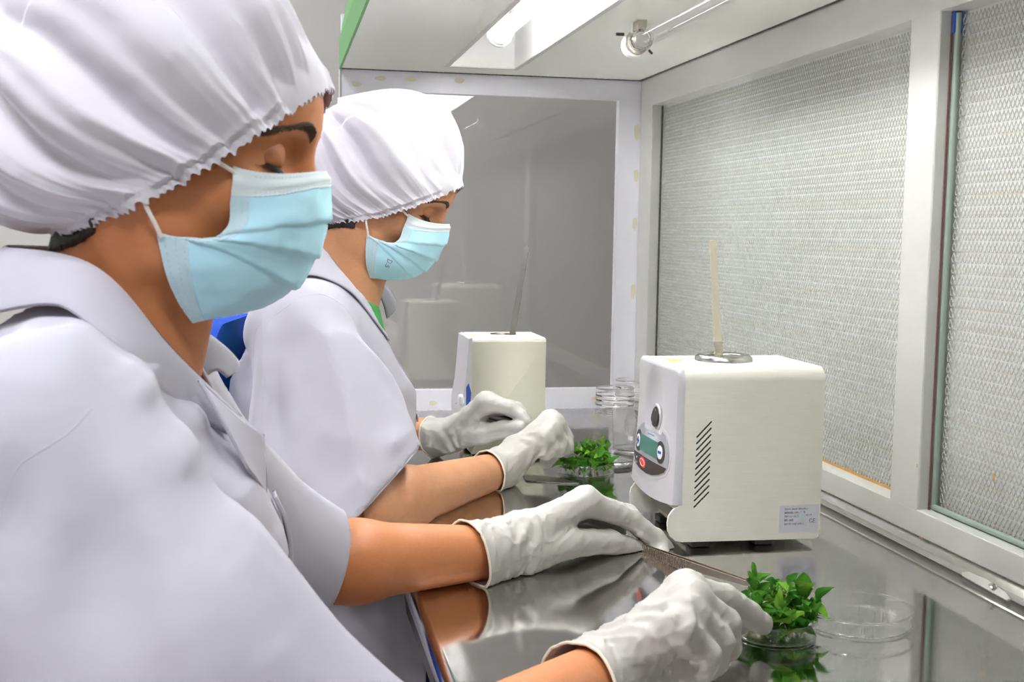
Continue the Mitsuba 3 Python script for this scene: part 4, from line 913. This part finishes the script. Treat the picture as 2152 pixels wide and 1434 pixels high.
def build_mask(n, text=None):
    P_ = POSE[n]; R, O = P_['head']; t = P_['key']
    P, tt, S_ = mask_points(seed=n); Wd = O + P @ R.T
    m = obj('face_mask', shell(Wd[6:-6, 11:], .0012), 'mask_blue', t, 50, label='pale blue pleated face mask')
    ring_ = Wd[:, :12] ; du = np.gradient(ring_, axis=0); nn = np.cross(np.gradient(ring_, axis=1), du); nn /= np.linalg.norm(nn, axis=-1, keepdims=True); nn *= np.sign(((nn @ R)[..., 0]).mean())
    prof_ = np.array([0, .0002, .0003, .0002, .0009, .0013, .0013, .0009, .0002, .0005, .0001, .0004])
    obj('nose_band', shell(ring_ + nn * prof_[None, :, None], .0014), 'mask_white', m, 40, label='white band along the top edge')
    for sl in (slice(0, 7), slice(-7, None)): obj('side_binding', shell(Wd[sl, 11:], .0016), 'mask_edge', m, 40, label='white side edge')
    st_ = []
    for i in range(8, 113, 2):
        for j, lift in ((2, .0010), (9, .0012), (11, .0012)):
            a_, b_ = ring_[i, j] + nn[i, j] * lift, ring_[min(i + 1, 120), j] + nn[min(i + 1, 120), j] * lift; st_.append(tube([a_, a_ * .35 + b_ * .65], .00026, 4))
    for i in (1, 3, 5, 115, 117, 119):
        for j in range(14, 88, 2):
            e_ = Wd[i, j]; out = O + R @ np.array([.02, 0, -.03]); nv = (e_ - out) / np.linalg.norm(e_ - out); st_.append(tube([e_ + nv * .0009, Wd[i, j + 1] * .6 + e_ * .4 + nv * .0009], .00026, 4))
    obj('stitching', cat_mesh(st_), 'mask_stitch', m, False, kind='stuff')
    for s in (-1, 1):
        L = lambda *q: O + R @ (np.array(q) * [1, s, 1])
        obj('ear_loop', tube(spline([L(.0620, .0625, .0035), L(.0560, .0700, .0060), L(.0470, .0745, .0085), L(.030, .0770, .0125), L(.012, .0745, .018)], 24), .0014, 8), 'elastic', m, True)
        obj('ear_loop', tube(spline([L(.0300, .0705, -.0445), L(.0255, .0735, -.0375), L(.0190, .0770, -.0285), L(.0105, .0775, -.016), L(-.002, .0745, -.002)], 24), .0014, 8), 'elastic', m, True)
    if text:
        tmh = meshkit.text_mesh(text, .0062, .0002); v = tmh.vertices
        # lettering laid on the cheek panel, reading downwards
        a0 = P[14]; j = 60
        from scipy.interpolate import RegularGridInterpolator as RG
        rg = RG((np.arange(P.shape[0]), np.arange(P.shape[1])), Wd, bounds_error=False, fill_value=None)
        step_s = np.linalg.norm(Wd[20, 68] - Wd[14, 68]) / 6; step_t = np.linalg.norm(Wd[14, 72] - Wd[14, 62]) / 10
        Q = rg(np.stack([13.5 + v[:, 1] / step_s * 1.0, 62 + v[:, 0] / step_t], 1)); ctr = O + R @ np.array([.02, 0, -.03]); nv = Q - ctr; nv /= np.linalg.norm(nv, axis=1, keepdims=True)
        tmh.vertices = Q + nv * (.0010 + v[:, 2:3]); obj('lettering', tmh, 'ink_light', m, label='grey letters ' + text)
    return m
# --- gathered cap in the head frame
CB, E1, EN = np.array([.0215, 0, .0085]), np.array([.731, 0, .682]), np.array([-.682, 0, .731])
def build_cap(n, nu=720, nv_=150):
    P_ = POSE[n]; R, O = P_['head']; t = P_['key']; r_ = np.random.default_rng(21 + n)
    ph = np.arange(nu) * 2 * np.pi / nu
    prof_ = spline([(.998, -.008), (1.0, -.002), (1.015, .004), (1.06, .013), (1.125, .030), (1.165, .053), (1.14, .079), (1.03, .103), (.80, .123), (.46, .135), (.02, .139)], nv_)
    V_ = np.linspace(0, 1, nv_)
    # irregular gathers: sharp valleys at random angles
    def folds(k_, seed, sharp):
        q = np.random.default_rng(seed); c = np.cumsum(q.uniform(.45, 1.6, k_)); c = c / c[-1] * 2 * np.pi; wd = q.uniform(.5, 1.2, k_)
        d = np.abs((ph[:, None] - c[None, :] + np.pi) % (2 * np.pi) - np.pi); gap = 2 * np.pi / k_
        return -(wd[None] * np.exp(-(d / (gap * sharp)) ** 2)).sum(1) + wd.mean() * .5
    big, mid_, fine = folds(17, 3 + n, .34), folds(34, 7 + n, .30), folds(116, 13 + n, .30)
    wob = r_.normal(0, 1, 6)
    P = np.zeros((nu, nv_, 3))
    for j, v in enumerate(V_):
        g, h_ = prof_[j]; sh = .16 * v * np.sin(2 * ph + wob[0]) + .10 * v * np.sin(3 * ph + wob[1]) - .85 * v * np.sin(ph)
        ip = lambda F: np.interp((ph + sh) % (2 * np.pi), np.append(ph, 2 * np.pi), np.append(F, F[0]))
        up = min(1, max(0, (v - .05) / .2)); fade = max(0, 1 - max(0, v - .30) / .52)
        amp = ip(big) * .0200 * up * fade ** .8 + ip(mid_) * .0115 * (1 - .55 * v) * min(1, v / .10 + .25) * max(0, 1 - v / .62) + ip(fine) * .0024 * max(0, 1 - v / .30)
        back = np.clip(-np.cos(ph), 0, 1); side = np.abs(np.sin(ph)) ** 2
        rx, ry = .1015 - .002 * np.clip(-np.cos(ph), 0, 1), .0815
        gg = 1 + (g - 1) * (1 + .55 * back + .15 * side) if g > 1 else g
        e1 = np.cos(ph) * rx * gg - .034 * v ** 1.3; yy_ = np.sin(ph) * ry * gg * (1 + .05 * (g > 1))
        rad = np.stack([np.cos(ph), np.sin(ph)], 1)
        nn_ = h_ * (1 + .06 * np.cos(ph)) - .0155 * side * max(0, 1 - v / .5) - .016 * back * math.sin(min(1, v / .7) * np.pi) + .002 * ip(fine) * max(0, 1 - v / .06)
        nn_ = nn_ + amp * .35
        P[:, j] = CB + np.outer(e1 + rad[:, 0] * amp, E1) + np.outer(nn_, EN); P[:, j, 1] += yy_ + rad[:, 1] * amp
    P += .0022 * (meshkit.fbm(P * 30 + n * 7, 3)[..., None] - .5) * np.array([1, 1, 1])
    q = P.reshape(-1, 3)
    for _ in range(2):
        dd = head_sdf(q); near_ = dd < .006; g = grad(head_sdf, q[near_], .002); q[near_] += g * np.clip(.0058 - dd[near_], 0, .01)[:, None]
    P = q.reshape(P.shape)
    Wd = O + P @ R.T
    m = grid_mesh(Wd, True)
    inner = Wd[:, :10] * 1.0; cen = inner.mean(0, keepdims=True); inner = inner + (cen - inner) * .008
    m2 = grid_mesh(inner[:, ::-1], True)
    return obj('cap', cat_mesh([m, m2]), 'cap_cloth', t, True, label='white gathered cloth cap')
# --- gloves
def build_glove(n, i, label, seed):
    P_ = POSE[n]; t = P_['key']; J = HANDS[n][i]; W, cf = J['wrist'], J['cuff']; A = P_['arms'][i]; el = np.array(A['el'])
    ax = W - cf; ax /= np.linalg.norm(ax); rw = J['rw']; down = np.array([0, 0, -1.0]) - ax * (-ax[2]); down /= np.linalg.norm(down)
    Jw = {**J}
    def fn(p):
        d = hand_sdf(p, Jw, .0006, .0022)
        cufflen = np.linalg.norm(W - cf)
        c0 = cf - ax * .022 + down * .002
        d = smin(d, limb(p, c0, W, rw + .0092, rw + .0020), .012)
        d = smin(d, limb(p, cf - ax * .022 + down * .008, W + down * .001, rw + .0035, rw * .8), .01)
        s = (p - cf) @ ax
        q = np.stack([s * 46, ((p - cf) @ down) * 110, ((p - cf) @ np.cross(ax, down)) * 110], 1) if False else None
        u1, u2 = (p - cf) @ down, (p - cf) @ np.cross(ax, down)
        w1 = meshkit.noise(np.stack([s * 95 + u1 * 40, u1 * 34, u2 * 34], 1), seed); w2 = meshkit.noise(np.stack([s * 30, u1 * 120 + s * 30, u2 * 70], 1) + 7, seed + 3)
        near_c = np.clip(1.3 - s / .13, .25, 1) * (1, .7)[n]
        d = smin(d, np.maximum(arm_sdf(p, P_, i, .0042), s - .06), .006)
        d = d - .0014 * np.exp(-((w1 - .5) / .045) ** 2) * near_c - .0009 * np.exp(-((w2 - .5) / .05) ** 2) + .0012 * (meshkit.noise(p * 34, seed + 5) - .5) * near_c
        d = d + .0011 * np.sin(s * 330 + 12 * meshkit.noise(p * 36, seed)) * np.exp(-((s - .055) / .03) ** 2)
        return np.maximum(d, BENCH + .0008 - p[:, 2])
    pts = np.array([q for k_ in ('thumb', 'index', 'middle', 'ring', 'little') for q in J[k_]] + [cf, W])
    h = (.0018, .0024)[n]
    m = big_part(surf(fn, pts.min(0) - .045, pts.max(0) + .024, h, 1))
    cut_n = ax + .12 * down; cut_n /= np.linalg.norm(cut_n)
    m = trimesh.intersections.slice_mesh_plane(m, cut_n, cf, cap=False); m.merge_vertices(); m = big_part(m)
    g = obj('glove', m, 'latex', t, True, label=label)
    loop = rim_loops(m)[0]; lp = m.vertices[loop]; seg = np.linalg.norm(np.diff(lp, axis=0), axis=1).sum()
    lp = spline(lp[::max(1, len(lp) // 40)], 90, closed=True)
    obj('rim', tube(lp, .0013, 8, closed=True), 'latex_rim', g, True, label='rolled rim of the cuff')
    return g

# --- lab coats
def cloth_patch(fn, rows, n=24, m=16, lift=.0025, thick=.0025, project=True):
    """a piece of cloth laid on the coat: rows of points (each from one side to the other), pulled onto the coat"""
    G = np.array([spline(r_, m) for r_ in rows]); G = np.stack([spline(G[:, j], n) for j in range(m)], 1)
    if project: G = onto(fn, G.reshape(-1, 3), 4, lift, .03).reshape(G.shape)
    return shell(G, thick)
def seam(fn, pts, parent, lift=-.0001, r=.0004):
    p = onto(fn, spline(pts, 60), 4, lift, .03); return obj('seam', tube(p, r, 5), 'thread', parent, True)
def wedge_sdf(p, vb, na, nb, f):
    """V neck: inside between the planes through vb holding na and nb"""
    vb, na, nb, f = (np.asarray(x, float) for x in (vb, na, nb, f)); mid = (na + nb) / 2
    out = []
    for a in (na, nb):
        n_ = np.cross(a - vb, f); n_ /= np.linalg.norm(n_); n_ *= -np.sign((mid - vb) @ n_); out.append((p - vb) @ n_)
    return np.maximum(out[0], out[1])
def build_coat(n):
    P_ = POSE[n]; t = P_['key']; nk = [np.array(x) for x in P_['neck']]; cy = P_['cy']; sx, sy = P_['seat']; h = (.0034, .0042)[n]
    C = COAT[n]
    def full(p):
        d = loft(p, P_['torso'], cy)
        for i in (0, 1):
            A = P_['arms'][i]; sh, el = np.array(A['sh']), np.array(A['el']); r0, r1, r2 = C['sleeve'][i][:3]; he = np.array(C['sleeve'][i][3])
            d = smin(d, limb(p, nk[1] + np.array([-.005, .045 * A['side'], .030]), sh + np.array([0, 0, .002]), .042, r0 * .90), .028)
            sl = chain(p, [sh, (sh + he) / 2 + np.array(C['sleeve'][i][4]), he + (he - sh) * .12], [r0, r1, r2], .03)
            if i == 0 and 'press' in C:
                ca, cb, d1, d2 = (np.array(q, float) for q in C['press'])
                for dd in (d1, d2):
                    nn = np.cross(cb - ca, dd); nn /= np.linalg.norm(nn); nn *= -np.sign(nn[1]); sl = smax(sl, (p - ca) @ nn, .003)
            d = smin(d, sl, .018)
        for s in (-1, 1):
            hip, kn = np.array([sx, sy + s * .085, .545]), np.array([sx + .40, sy + s * .10, .545])
            d = smin(d, limb(p, hip, hip + (kn - hip) * C['skirt'], .105, .088), .03)
        for a, b, amp, w, yl in C['creases']: d = d - crease(p, a, b, amp, w, yl)
        dr_ = np.array(C['grain'], float); dr_ /= np.linalg.norm(dr_); q = p - np.outer(p @ dr_, dr_) * .80
        f1 = meshkit.noise(q * 17 + n * 3, 2); f2 = meshkit.noise(q * 34 + 9, 5)
        return d - .0042 * (np.abs(f1 - .5) * -2 + .5) - .0022 * (np.abs(f2 - .5) * -2 + .5)
    def cuts(p):
        d = wedge_sdf(p, *C['vneck'])
        cutv = -d
        neck = .057 - np.linalg.norm(p[:, :2] - (nk[1][:2] + (nk[0][:2] - nk[1][:2]) * np.clip((p[:, 2:3] - nk[1][2]) / (nk[0][2] - nk[1][2]), 0, 1.3)), axis=1)
        if 'slope' in C:
            zs, k_, xs, hw = C['slope']; cutv = np.maximum(cutv, np.minimum(p[:, 2] - (zs - k_ * np.maximum(p[:, 0] - xs, 0)), hw - np.abs(p[:, 1] - cy - .005)))
        neck = np.minimum(neck, p[:, 2] - (nk[1][2] + .045)); c = np.maximum(cutv, neck)
        for i in (0, 1):
            A = P_['arms'][i]; sh, he = np.array(A['sh']), np.array(C['sleeve'][i][3]); ax = np.array(C['sleeve'][i][5], float); ax /= np.linalg.norm(ax)
            c = np.maximum(c, np.minimum((p - he) @ ax, .125 - np.linalg.norm(p - he, axis=1)))
        c = np.maximum(c, C['hem'] - p[:, 2])
        c = np.maximum(c, np.minimum(p[:, 0] - C['skirt_x'], .66 - p[:, 2]))
        return c
    def cut(p): return np.maximum(full(p), cuts(p))
    pts = np.array([q for i in (0, 1) for q in (P_['arms'][i]['sh'], C['sleeve'][i][3])]); tb = np.array(P_['torso'])
    lo = np.minimum(pts.min(0) - .12, [tb[:, 1].min() - .05, cy - .24, C['hem'] - .02]); hi = np.maximum(pts.max(0) + .12, [max(tb[:, 2].max(), C['skirt_x']) + .04, cy + .24, tb[0, 0] + .06])
    m = surf(cut, lo, hi, h, 1); m, loops = cut_open(m, full)
    coat = obj('lab_coat', m, 'coat_cloth', t, True, label='white short sleeved lab coat')
    for l in loops[:6]: obj('hem', hem_tube(m, l, .0014), 'coat_cloth', coat, True)
    return coat, full
def v_(*a): return np.array(a, float)
COAT = [
    dict(sleeve=[(.062, .066, .068, (.046, .585, .797), (-.024, -.004, -.006), (.60, -.2, -.80)), (.056, .053, .054, (.044, 1.090, .788), (-.020, .0, -.012), (.95, .22, -.35))], skirt=.45, hem=.50, skirt_x=.16, grain=(.50, 0, -.86),
         vneck=((-.008, .800, .952), (-.108, .735, 1.062), (-.108, .880, 1.062), (.9, 0, .43)),
         creases=[(V(-0.0740, 1.0298), V(-0.0518, 1.0044), 0.0110, .0085, .74), (V(-0.0543, 1.0075), V(-0.0292, 0.9673), 0.0110, .010, .76), (V(-0.0330, 0.9715), V(-0.0059, 0.9190), 0.009, .014, .78), (V(-0.0110, 0.9326), V(0.0501, 0.8321), 0.0075, .018, .78),
                  (V(-0.0668, 1.0266), V(-0.0378, 0.9956), -0.0115, .012, .77), (V(-0.0404, 0.9984), V(-0.0171, 0.9491), -0.009, .014, .78),
                  (V(-0.0730, 1.0105), V(-0.0528, 0.9537), 0.009, .022, .70), (V(-0.0562, 0.9588), V(-0.0055, 0.8621), 0.009, .022, .70), (V(-0.0919, 0.9950), V(-0.0748, 0.8739), -0.012, .030, .70), (V(-0.1016, 1.0022), V(-0.1100, 0.9082), 0.0075, .022, .70), (V(-0.1171, 0.9885), V(-0.1269, 0.9327), -0.0075, .015, .70),
                  (V(-0.1086, 1.0764), V(-0.0972, 1.0257), 0.0045, .012, .75), (V(0.0026, 0.8916), V(0.0336, 0.8094), -0.0075, .014, .9), (V(-0.0064, 0.9393), V(0.0180, 0.8589), 0.006, .014, .9)]),
    dict(slope=(1.050, 1.50, .074, .092), press=(V(0.0520, 1.3950, 1.0127), V(0.0962, 1.2700, 0.8123), (-.93, .36, 0), (.80, .60, 0)), sleeve=[(.066, .086, .082, (.100, 1.350, .792), (-.008, -.010, 0), (.58, -.10, -.62)), (.062, .066, .056, (.085, 1.850, .800), (0, .0, .01), (.95, .0, -.25))], skirt=.52, hem=.535, skirt_x=.182, grain=(.40, 0, -.92),
         vneck=((.150, 1.598, .945), (.094, 1.548, 1.052), (.094, 1.69, 1.052), (.8, 0, .6)),
         creases=[(V(-0.0057, 0.9437), V(0.0050, 0.8338), -0.0075, .012, 1.46), (V(-0.0289, 0.9764), V(-0.0348, 0.8550), -0.012, .014, 1.58), (V(-0.0114, 0.9838), V(-0.0162, 0.8813), 0.009, .010, 1.55),
                  (V(0.1180, 0.8556), V(0.1509, 0.8717), 0.0075, .012, 1.45), (V(0.1004, 0.8047), V(0.1447, 0.8264), -0.006, .008, 1.45), (V(0.0941, 0.9738), V(0.1432, 0.8806), -0.006, .012, 1.55), (V(0.0706, 0.6222), V(0.1564, 0.5422), -0.006, .01, 1.6)])]

# ---------------------------------------------------------------- build the two workers
build_person(0, 'person nearest the camera in white coat and gathered cap, holding long steel forceps')
build_person(1, 'person farther back in white coat and cap, head bent over the far dish')
for n in (0, 1):
    build_mask(n, 'D.S' if n else None); build_cap(n)
    for i in (0, 1): build_glove(n, i, 'cream latex glove', 3 + 2 * n + i)
    coat, full = build_coat(n)
    if n == 0:
        I = [v_(-.166, .808, 1.086), v_(-.156, .766, 1.085), V(-0.1174, 0.7520, 1.0796), V(-0.0892, 0.7420, 1.0603), V(-0.0681, 0.7480, 1.0320), V(-0.0455, 0.7650, 1.0040), V(-0.0229, 0.7850, 0.9779)]
        Om = [v_(-.200, .808, 1.040), v_(-.185, .745, 1.042), V(-0.1236, 0.7000, 1.0557), V(-0.1053, 0.6900, 1.0490), V(-0.0829, 0.6900, 1.0285), V(-0.0586, 0.7350, 0.9935), V(-0.0301, 0.7750, 0.9673)]
    else:
        I = [v_(.000, 1.62, 1.072), v_(.014, 1.572, 1.072), V(0.0473, 1.5450, 1.0811), V(0.0754, 1.5400, 1.0548), V(0.0947, 1.5380, 1.0301), V(0.1102, 1.5420, 1.0012), V(0.1221, 1.5520, 0.9788), V(0.1340, 1.5600, 0.9644)]
        Om = [v_(-.035, 1.62, 1.026), v_(-.02, 1.55, 1.03), V(0.0314, 1.5000, 1.0621), V(0.0577, 1.4880, 1.0492), V(0.0853, 1.4900, 1.0252), V(0.0966, 1.5000, 1.0032), V(0.1034, 1.5120, 0.9777), V(0.1169, 1.5300, 0.9493)]
    mids = [(a + b) / 2 + np.array([0, 0, .0045]) + (b - a) / np.linalg.norm(b - a) * .002 for a, b in zip(I, Om)]
    if n == 1:
        Q = onto(full, np.array(Om[2:]), 5, .0035, .03); Om = Om[:2] + list(Q)
        mids = [(a + b) / 2 + np.array([.001, -.004, .004]) for a, b in zip(I, Om)]
    obj('collar', cloth_patch(full, [I, mids, Om], 10, 60, project=False, thick=.0022), 'coat_cloth', coat, True, label='turned down collar')
    cyy = POSE[n]['cy']; mir = lambda L: [np.array([q[0], 2 * cyy - q[1], q[2]]) for q in L]
    if n == 0:
        If = mir(I)[:5] + [V(-0.0571, 0.8680, 1.0099), V(-0.0490, 0.8620, 0.9945)]; Of = mir(Om)[:3] + [v_(-.125, .930, 1.035), V(-0.0553, 0.9050, 1.0201), V(-0.0267, 0.8850, 0.9999), V(-0.0342, 0.8680, 0.9930)]
    else:
        If = mir(I)[:4] + [v_(.108, 1.69, 1.047), V(0.1254, 1.6900, 1.0267), V(0.1374, 1.6900, 1.0308), V(0.1434, 1.6800, 1.0072)]; Of = mir(Om)[:3] + [v_(.055, 1.75, 1.03), v_(.095, 1.745, 1.03), V(0.1559, 1.7150, 1.0176), V(0.1683, 1.7000, 0.9898), V(0.1544, 1.6880, 0.9743)]
    mids = [(a + b) / 2 + np.array([0, 0, .005]) for a, b in zip(If, Of)]
    obj('collar', cloth_patch(full, [If, mids, Of], 10, 60, project=False, thick=.0022), 'coat_cloth', coat, True)
    # shirt in the neck opening
    P_ = POSE[n]; nk = [np.array(x) for x in P_['neck']]
    tr = [(z, b + .019, f - .016, w - .02) for z, b, f, w in P_['torso'] if z < 1.03]
    def shirt(p):
        d = smin(loft(p, tr, P_['cy']), limb(p, nk[1] + [0, 0, .03], nk[1] - [0, 0, .06], .054, .064), .03)
        return np.maximum(np.maximum(d, (p[:, 2] - (1.028, 1.030)[n]) + .55 * (p[:, 0] - nk[1][0])), .86 - p[:, 2])
    sm = surf(shirt, [P_['torso'][0][1] - .05, P_['cy'] - .17, .85], [P_['torso'][0][2] + .1, P_['cy'] + .17, 1.06], .005)
    obj('shirt', sm, ('red_cloth', 'green_cloth')[n], t_ := P_['key'], True, label=('red', 'green')[n] + ' shirt in the neck opening of the coat')
    def trousers(p):
        sx, sy = P_['seat']; d = None
        for s in (-1, 1):
            hip, kn = np.array([sx, sy + s * .085, .525]), np.array([sx + .40, sy + s * .10, .54]); an = np.array([sx + .37, sy + s * .10, .12])
            e = smin(limb(p, hip, kn, .095, .068), limb(p, kn, an, .066, .055), .01); d = e if d is None else smin(d, e, .02)
        return np.maximum(d, .1 - p[:, 2])
    sx, sy = P_['seat']; obj('trousers', surf(trousers, [sx - .11, sy - .22, .09], [sx + .49, sy + .22, .65], .007, 2), 'navy_cloth', P_['key'], True, label='navy trousers')
    if n == 0:
        lap = [[V(-0.0463, 0.7450, 1.0065), V(-0.0266, 0.7600, 0.9840), V(-0.0084, 0.7820, 0.9660)], [V(-0.0350, 0.7420, 0.9863), V(-0.0201, 0.7560, 0.9643), V(-0.0072, 0.7760, 0.9449)], [V(-0.0176, 0.7450, 0.9513), V(-0.0115, 0.7570, 0.9396), V(-0.0067, 0.7720, 0.9273)]]
        obj('lapel', cloth_patch(full, lap, 16, 16, project=False, thick=.002), 'coat_cloth', coat, True, label='folded front edge')
        obj('pocket', cloth_patch(full, [[V(-0.0029, 0.8000, 0.9190), V(0.0084, 0.8300, 0.9226)], [V(0.0121, 0.8000, 0.8793), V(0.0241, 0.8300, 0.8774)], [V(0.0274, 0.8000, 0.8357), V(0.0357, 0.8300, 0.8289)]], 20, 10, lift=.003), 'coat_cloth', coat, True, label='breast pocket')
        seam(full, [V(-0.0861, 0.6000, 1.0136), V(-0.1000, 0.5900, 0.9985), V(-0.1172, 0.6000, 0.9834), V(-0.1242, 0.6000, 0.9608)], coat)
    else:
        seam(full, [V(-0.0112, 1.4200, 0.9353), V(-0.0001, 1.4300, 0.9624), V(0.0178, 1.4400, 0.9784), V(0.0421, 1.4500, 0.9805), V(0.0687, 1.4700, 0.9612)], coat)
        obj('shirt_collar', cloth_patch(full, [[V(0.1058, 1.5950, 1.0206), V(0.1171, 1.6120, 1.0083), V(0.1295, 1.6300, 0.9943)], [V(0.1117, 1.5880, 0.9969), V(0.1197, 1.6020, 0.9884), V(0.1292, 1.6180, 0.9808)], [V(0.1218, 1.5800, 0.9735), V(0.1248, 1.5860, 0.9705), V(0.1282, 1.5960, 0.9671)]], 14, 14, project=False), 'green_cloth', P_['key'], True, label='green shirt collar edge')
        bt = lathe([(0, 0), (.0055, 0), (.006, .001), (.0048, .0016), (.0042, .0012), (0, .0012)], 24); o = onto(full, np.array([V(0.1665, 1.5700, 0.8507)]), 5, .001, .03)[0]
        obj('button', place(bt, [[0, 0, 1], [0, 1, 0], [-1, 0, 0]], o), 'white_plastic', coat, 30)

# ---------------------------------------------------------------- tools in the hands
def forceps(p0, p1, side, w0, w1, gap, mat_, label, ridges=0, t=.0012):
    f = thing('forceps', label, 'forceps'); p0, p1 = np.array(p0), np.array(p1); d = p1 - p0; L = np.linalg.norm(d); d /= L
    side = np.array(side, float); side -= d * (side @ d); side /= np.linalg.norm(side); nn = np.cross(d, side); nn *= -np.sign(nn[1])
    for k_, sg_ in enumerate((1, -1)):
        n_ = 30; V = []
        for s in np.linspace(0, 1, n_):
            w = w0 + (w1 - w0) * (np.clip((s - .12) / .88, 0, 1) ** .8); off = gap * math.sin(math.pi * min(1, s * .97 + .03)) ** .7 * sg_ * (.5 if k_ else .0) + (0 if k_ else 0)
            c = p0 + d * L * s - nn * (gap * math.sin(math.pi * s) ** .7 * k_ + .0013 * k_)
            V.append([c + side * a_ * w / 2 + nn * b_ * t / 2 for a_, b_ in ((-1, -1), (1, -1), (1, 1), (-1, 1))])
        V = np.array(V).reshape(-1, 3); F = []
        for i in range(n_ - 1):
            for q in range(4): a_, b_ = i * 4 + q, i * 4 + (q + 1) % 4; F += [[a_, b_, b_ + 4], [a_, b_ + 4, a_ + 4]]
        F += [[0, 2, 1], [0, 3, 2], [n_ * 4 - 4, n_ * 4 - 3, n_ * 4 - 2], [n_ * 4 - 4, n_ * 4 - 2, n_ * 4 - 1]]
        obj('arm', trimesh.Trimesh(V, np.array(F), process=False), mat_, f)
    for i in range(ridges):
        s = .06 + i * .0125; c = p0 + d * L * s + nn * t * .55; w = w0 + (w1 - w0) * (np.clip((s - .12) / .88, 0, 1) ** .8)
        a_, b_ = c - side * w * .53, c + side * w * .53; obj('grip_ridge', strip_between(a_, b_, .0016, .0016, .0011, d), mat_, f)
    return f
scene['brown_steel'] = {'type': 'twosided', 'bsdf': {'type': 'roughconductor', 'material': 'none', 'specular_reflectance': rgb(0.70, 0.62, 0.55), 'alpha': 0.25}}
forceps(V(0.3909, 1.2750, 0.7449), V(0.4457, 0.9680, 0.7807), (0, -.45, 1), .0160, .0018, .004, 'brown_steel', 'long ridged steel forceps held by the gloved left hand of the person in front', 30)
forceps(V(0.3528, 1.6120, 0.8183), V(0.4382, 1.6400, 0.7731), (0, 0, 1), .006, .0018, .003, 'dull_steel', 'thin dark forceps in the gloved hand over the far petri dish')
sc = thing('scalpel', 'dark scalpel handle gripped in the glove nearest the smaller sterilizer', 'scalpel')
obj('handle', tube([V(0.2858, 1.7680, 0.8294), V(0.2967, 1.7630, 0.8271), V(0.3609, 1.7300, 0.8118)], [.0052, .0056, .0050], 14), 'dull_steel', sc, 40)
kn_ = thing('knife', 'flat dark blade lying on the worktop in front of the far petri dish', 'knife')
bp = np.array([[0.3478, 1.6551], [0.3682, 1.6459], [0.3977, 1.6224], [0.4141, 1.5881], [0.3902, 1.5911], [0.3445, 1.6159]])
obj('blade', prism([tuple(q) for q in bp[::-1]], .0016, (0, 0, BENCH + .0004)), 'dull_steel', kn_)

# ---------------------------------------------------------------- seats
ch = thing('chair', 'royal blue padded chair back behind the farther person', 'chair')
e_ = np.array([-.062 + .125, 1.865 - 1.52, 0]); W_ = np.linalg.norm(e_); e_ /= W_
bk = sg.box(.0, .0, W_, .40).buffer(-.085).buffer(.085)
pad = prism(bk, .045, np.array([-.125, 1.52, .575]), e_, (0, 0, 1)); obj('backrest', pad, 'blue_cloth', ch, 40)
obj('seat', rbox(-.16, .24, 1.42, 1.80, .40, .437, .016), 'blue_cloth', ch, 40)
obj('stem', tube([(.03, 1.61, .10), (.03, 1.61, .405)], .022, 16), 'dull_steel', ch, 30)
obj('back_bar', tube([(-.07, 1.68, .42), (-.115, 1.69, .45), (-.118, 1.70, .62)], .012, 10), 'dull_steel', ch, 30)
for k_ in range(5):
    a_ = k_ * 1.2566 + .3; q = np.array([.03 + .26 * math.cos(a_), 1.61 + .26 * math.sin(a_), .055]); obj('leg', tube([(.03, 1.61, .105), q], [.018, .012], 10), 'black_plastic', ch, 30); obj('castor', place(trimesh.creation.icosphere(2, .0268), None, q - [0, 0, .028]), 'black_plastic', ch, True)
sl = thing('stool', 'round stool under the person in the foreground', 'stool')
obj('seat', lathe([(0, .40), (.165, .40), (.178, .405), (.18, .42), (.172, .434), (0, .437)], 40, (-.11, .806, 0)), 'black_plastic', sl, 40)
obj('stem', tube([(-.11, .806, .05), (-.11, .806, .402)], .022, 16), 'dull_steel', sl, 30)
obj('base', lathe([(0, .0), (.19, 0), (.19, .012), (.05, .05), (0, .055)], 40, (-.11, .806, 0)), 'black_plastic', sl, 30)
